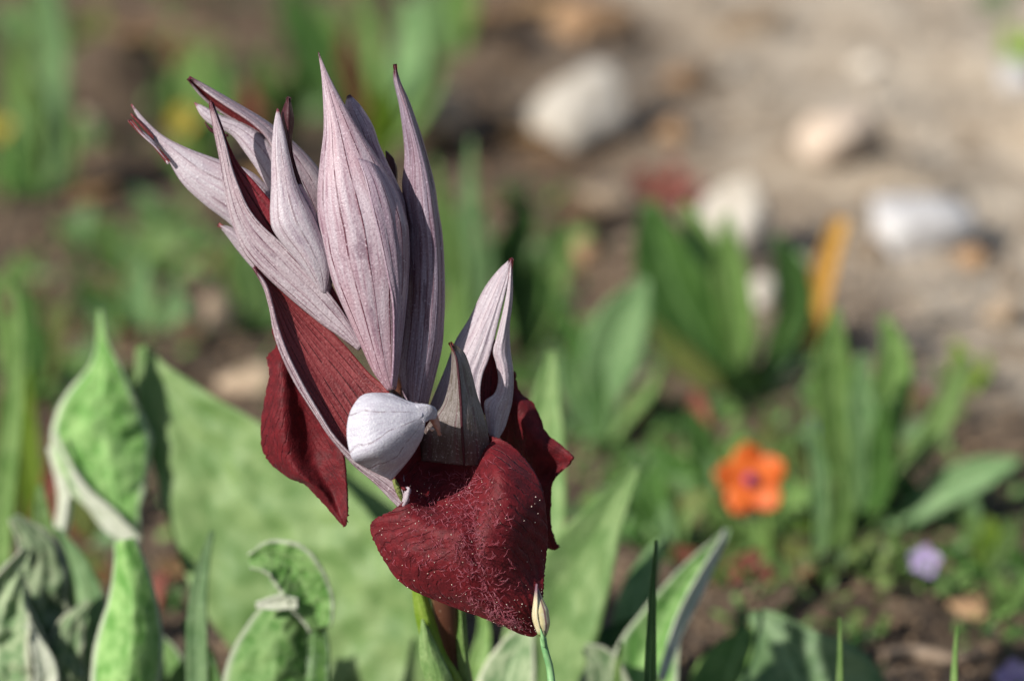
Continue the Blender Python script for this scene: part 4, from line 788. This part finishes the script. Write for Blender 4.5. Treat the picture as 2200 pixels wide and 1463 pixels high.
litter(230, 1130, .8, 55, 34, 'dry', 'dead brown leaf under the twisted woolly leaf')
litter(540, 270, .2, 50, 24, 'dry', 'light brown dead leaf behind the highest bract')
litter(1750, 1340, .2, 40, 26, 'dry', 'yellowish dead leaf on the dark soil over the broad leaf')
litter(565, 385, .4, 60, 34, 'dry', 'orange-brown dead leaf seen between the bract and the buds')
litter(480, 615, .2, 54, 26, 'dry', 'small brown dead leaf beyond the lower bract')
litter(1160, 30, .3, 70, 36, 'dry', 'brown dead leaf among the far clods')
litter(200, 420, .9, 60, 30, 'dry', 'dull brown dead leaf on the dark soil by the seedlings')
litter(300, 230, -.3, 60, 26, 'dry', 'brown dead leaf behind the split hood')
for (pp, rr_, lb) in [([(1890, 1440), (1960, 1415), (2050, 1425), (2120, 1400)], .0010, 'grey-brown dry twig lying on the dark soil'), ([(1300, 130), (1380, 95), (1440, 90)], .0012, 'brown twig lying beyond the cream stone'),
                      ([(420, 620), (500, 640), (580, 610)], .0008, 'thin brown twig behind the lower bract')]:
    w_ = [G(x, y) + np.array([0, 0, gh(*G(x, y)[:2]) + rr_]) for x, y in pp]
    o = tube('twig', w_, [rr_, rr_, rr_ * .5], plain('twig_bark_%d' % pp[0][0], (.20, .14, .09), (.34, .26, .19), 500, .8), None, 8, 24, world=True); tag(o, lb, 'twig')

# ------------------------------------------------------------------ low ground cover
V = []; Fc = []; UVs = []
zones = [(0, 160, 80, 420, 110), (300, 520, 60, 380, 90), (560, 960, -20, 330, 150), (0, 330, 600, 1150, 170), (260, 640, 480, 760, 130), (920, 1260, 480, 1000, 240),
         (1380, 1760, 760, 1260, 320), (1720, 2080, 900, 1350, 260), (1250, 1500, 900, 1250, 160), (2040, 2230, 1080, 1420, 90), (300, 1300, 780, 1400, 160), (1560, 1900, 1300, 1500, 120)]
for (x0, x1, y0, y1, n) in zones:
    for _ in range(n):
        g = G(random.uniform(x0, x1), random.uniform(y0, y1)); L = random.uniform(.0012, .0032); w = L * random.uniform(.3, .5)
        a = random.uniform(0, 6.28); el = random.uniform(.2, 1.2); h = gh(g[0], g[1]) + random.uniform(0, .004)
        dr = np.array([math.cos(a) * math.cos(el), math.sin(a) * math.cos(el), math.sin(el)]); sd = np.array([-math.sin(a), math.cos(a), 0])
        b = len(V); base = np.array([g[0], g[1], h]); upn = np.cross(dr, sd) * -1
        for t, ww in ((0, .15), (.35, .9), (.7, .8), (1, .08)):
            for s in (-1, 0, 1): V.append(base + dr * L * t + sd * w * ww * s + upn * w * .35 * abs(s)); UVs.append(((s + 1) / 2, t))
        for q in range(3):
            for j in range(2): Fc.append((b + q * 3 + j, b + q * 3 + j + 1, b + q * 3 + j + 4, b + q * 3 + j + 3))
def cover_mat():
    t = NT('ground_cover'); t.uv(); n = t.noise(t.obj, 160.0, 1.0); n2 = t.noise(t.obj, 30.0, 2.0)
    c = t.mix(t.ss(n, .35, .65), (.06, .16, .03), (.20, .36, .09)); c = t.mix(t.ss(n2, .55, .7, 0, .6), c, (.20, .20, .07))
    t.fin(Base_Color=c, Roughness=.5); return t.translucent(c, .3)
tag(mesh_obj('ground_cover', V, Fc, [cover_mat()], None, None, UVs), 'tiny green leaves of low ground cover between the weeds', 'ground cover', kind='stuff')
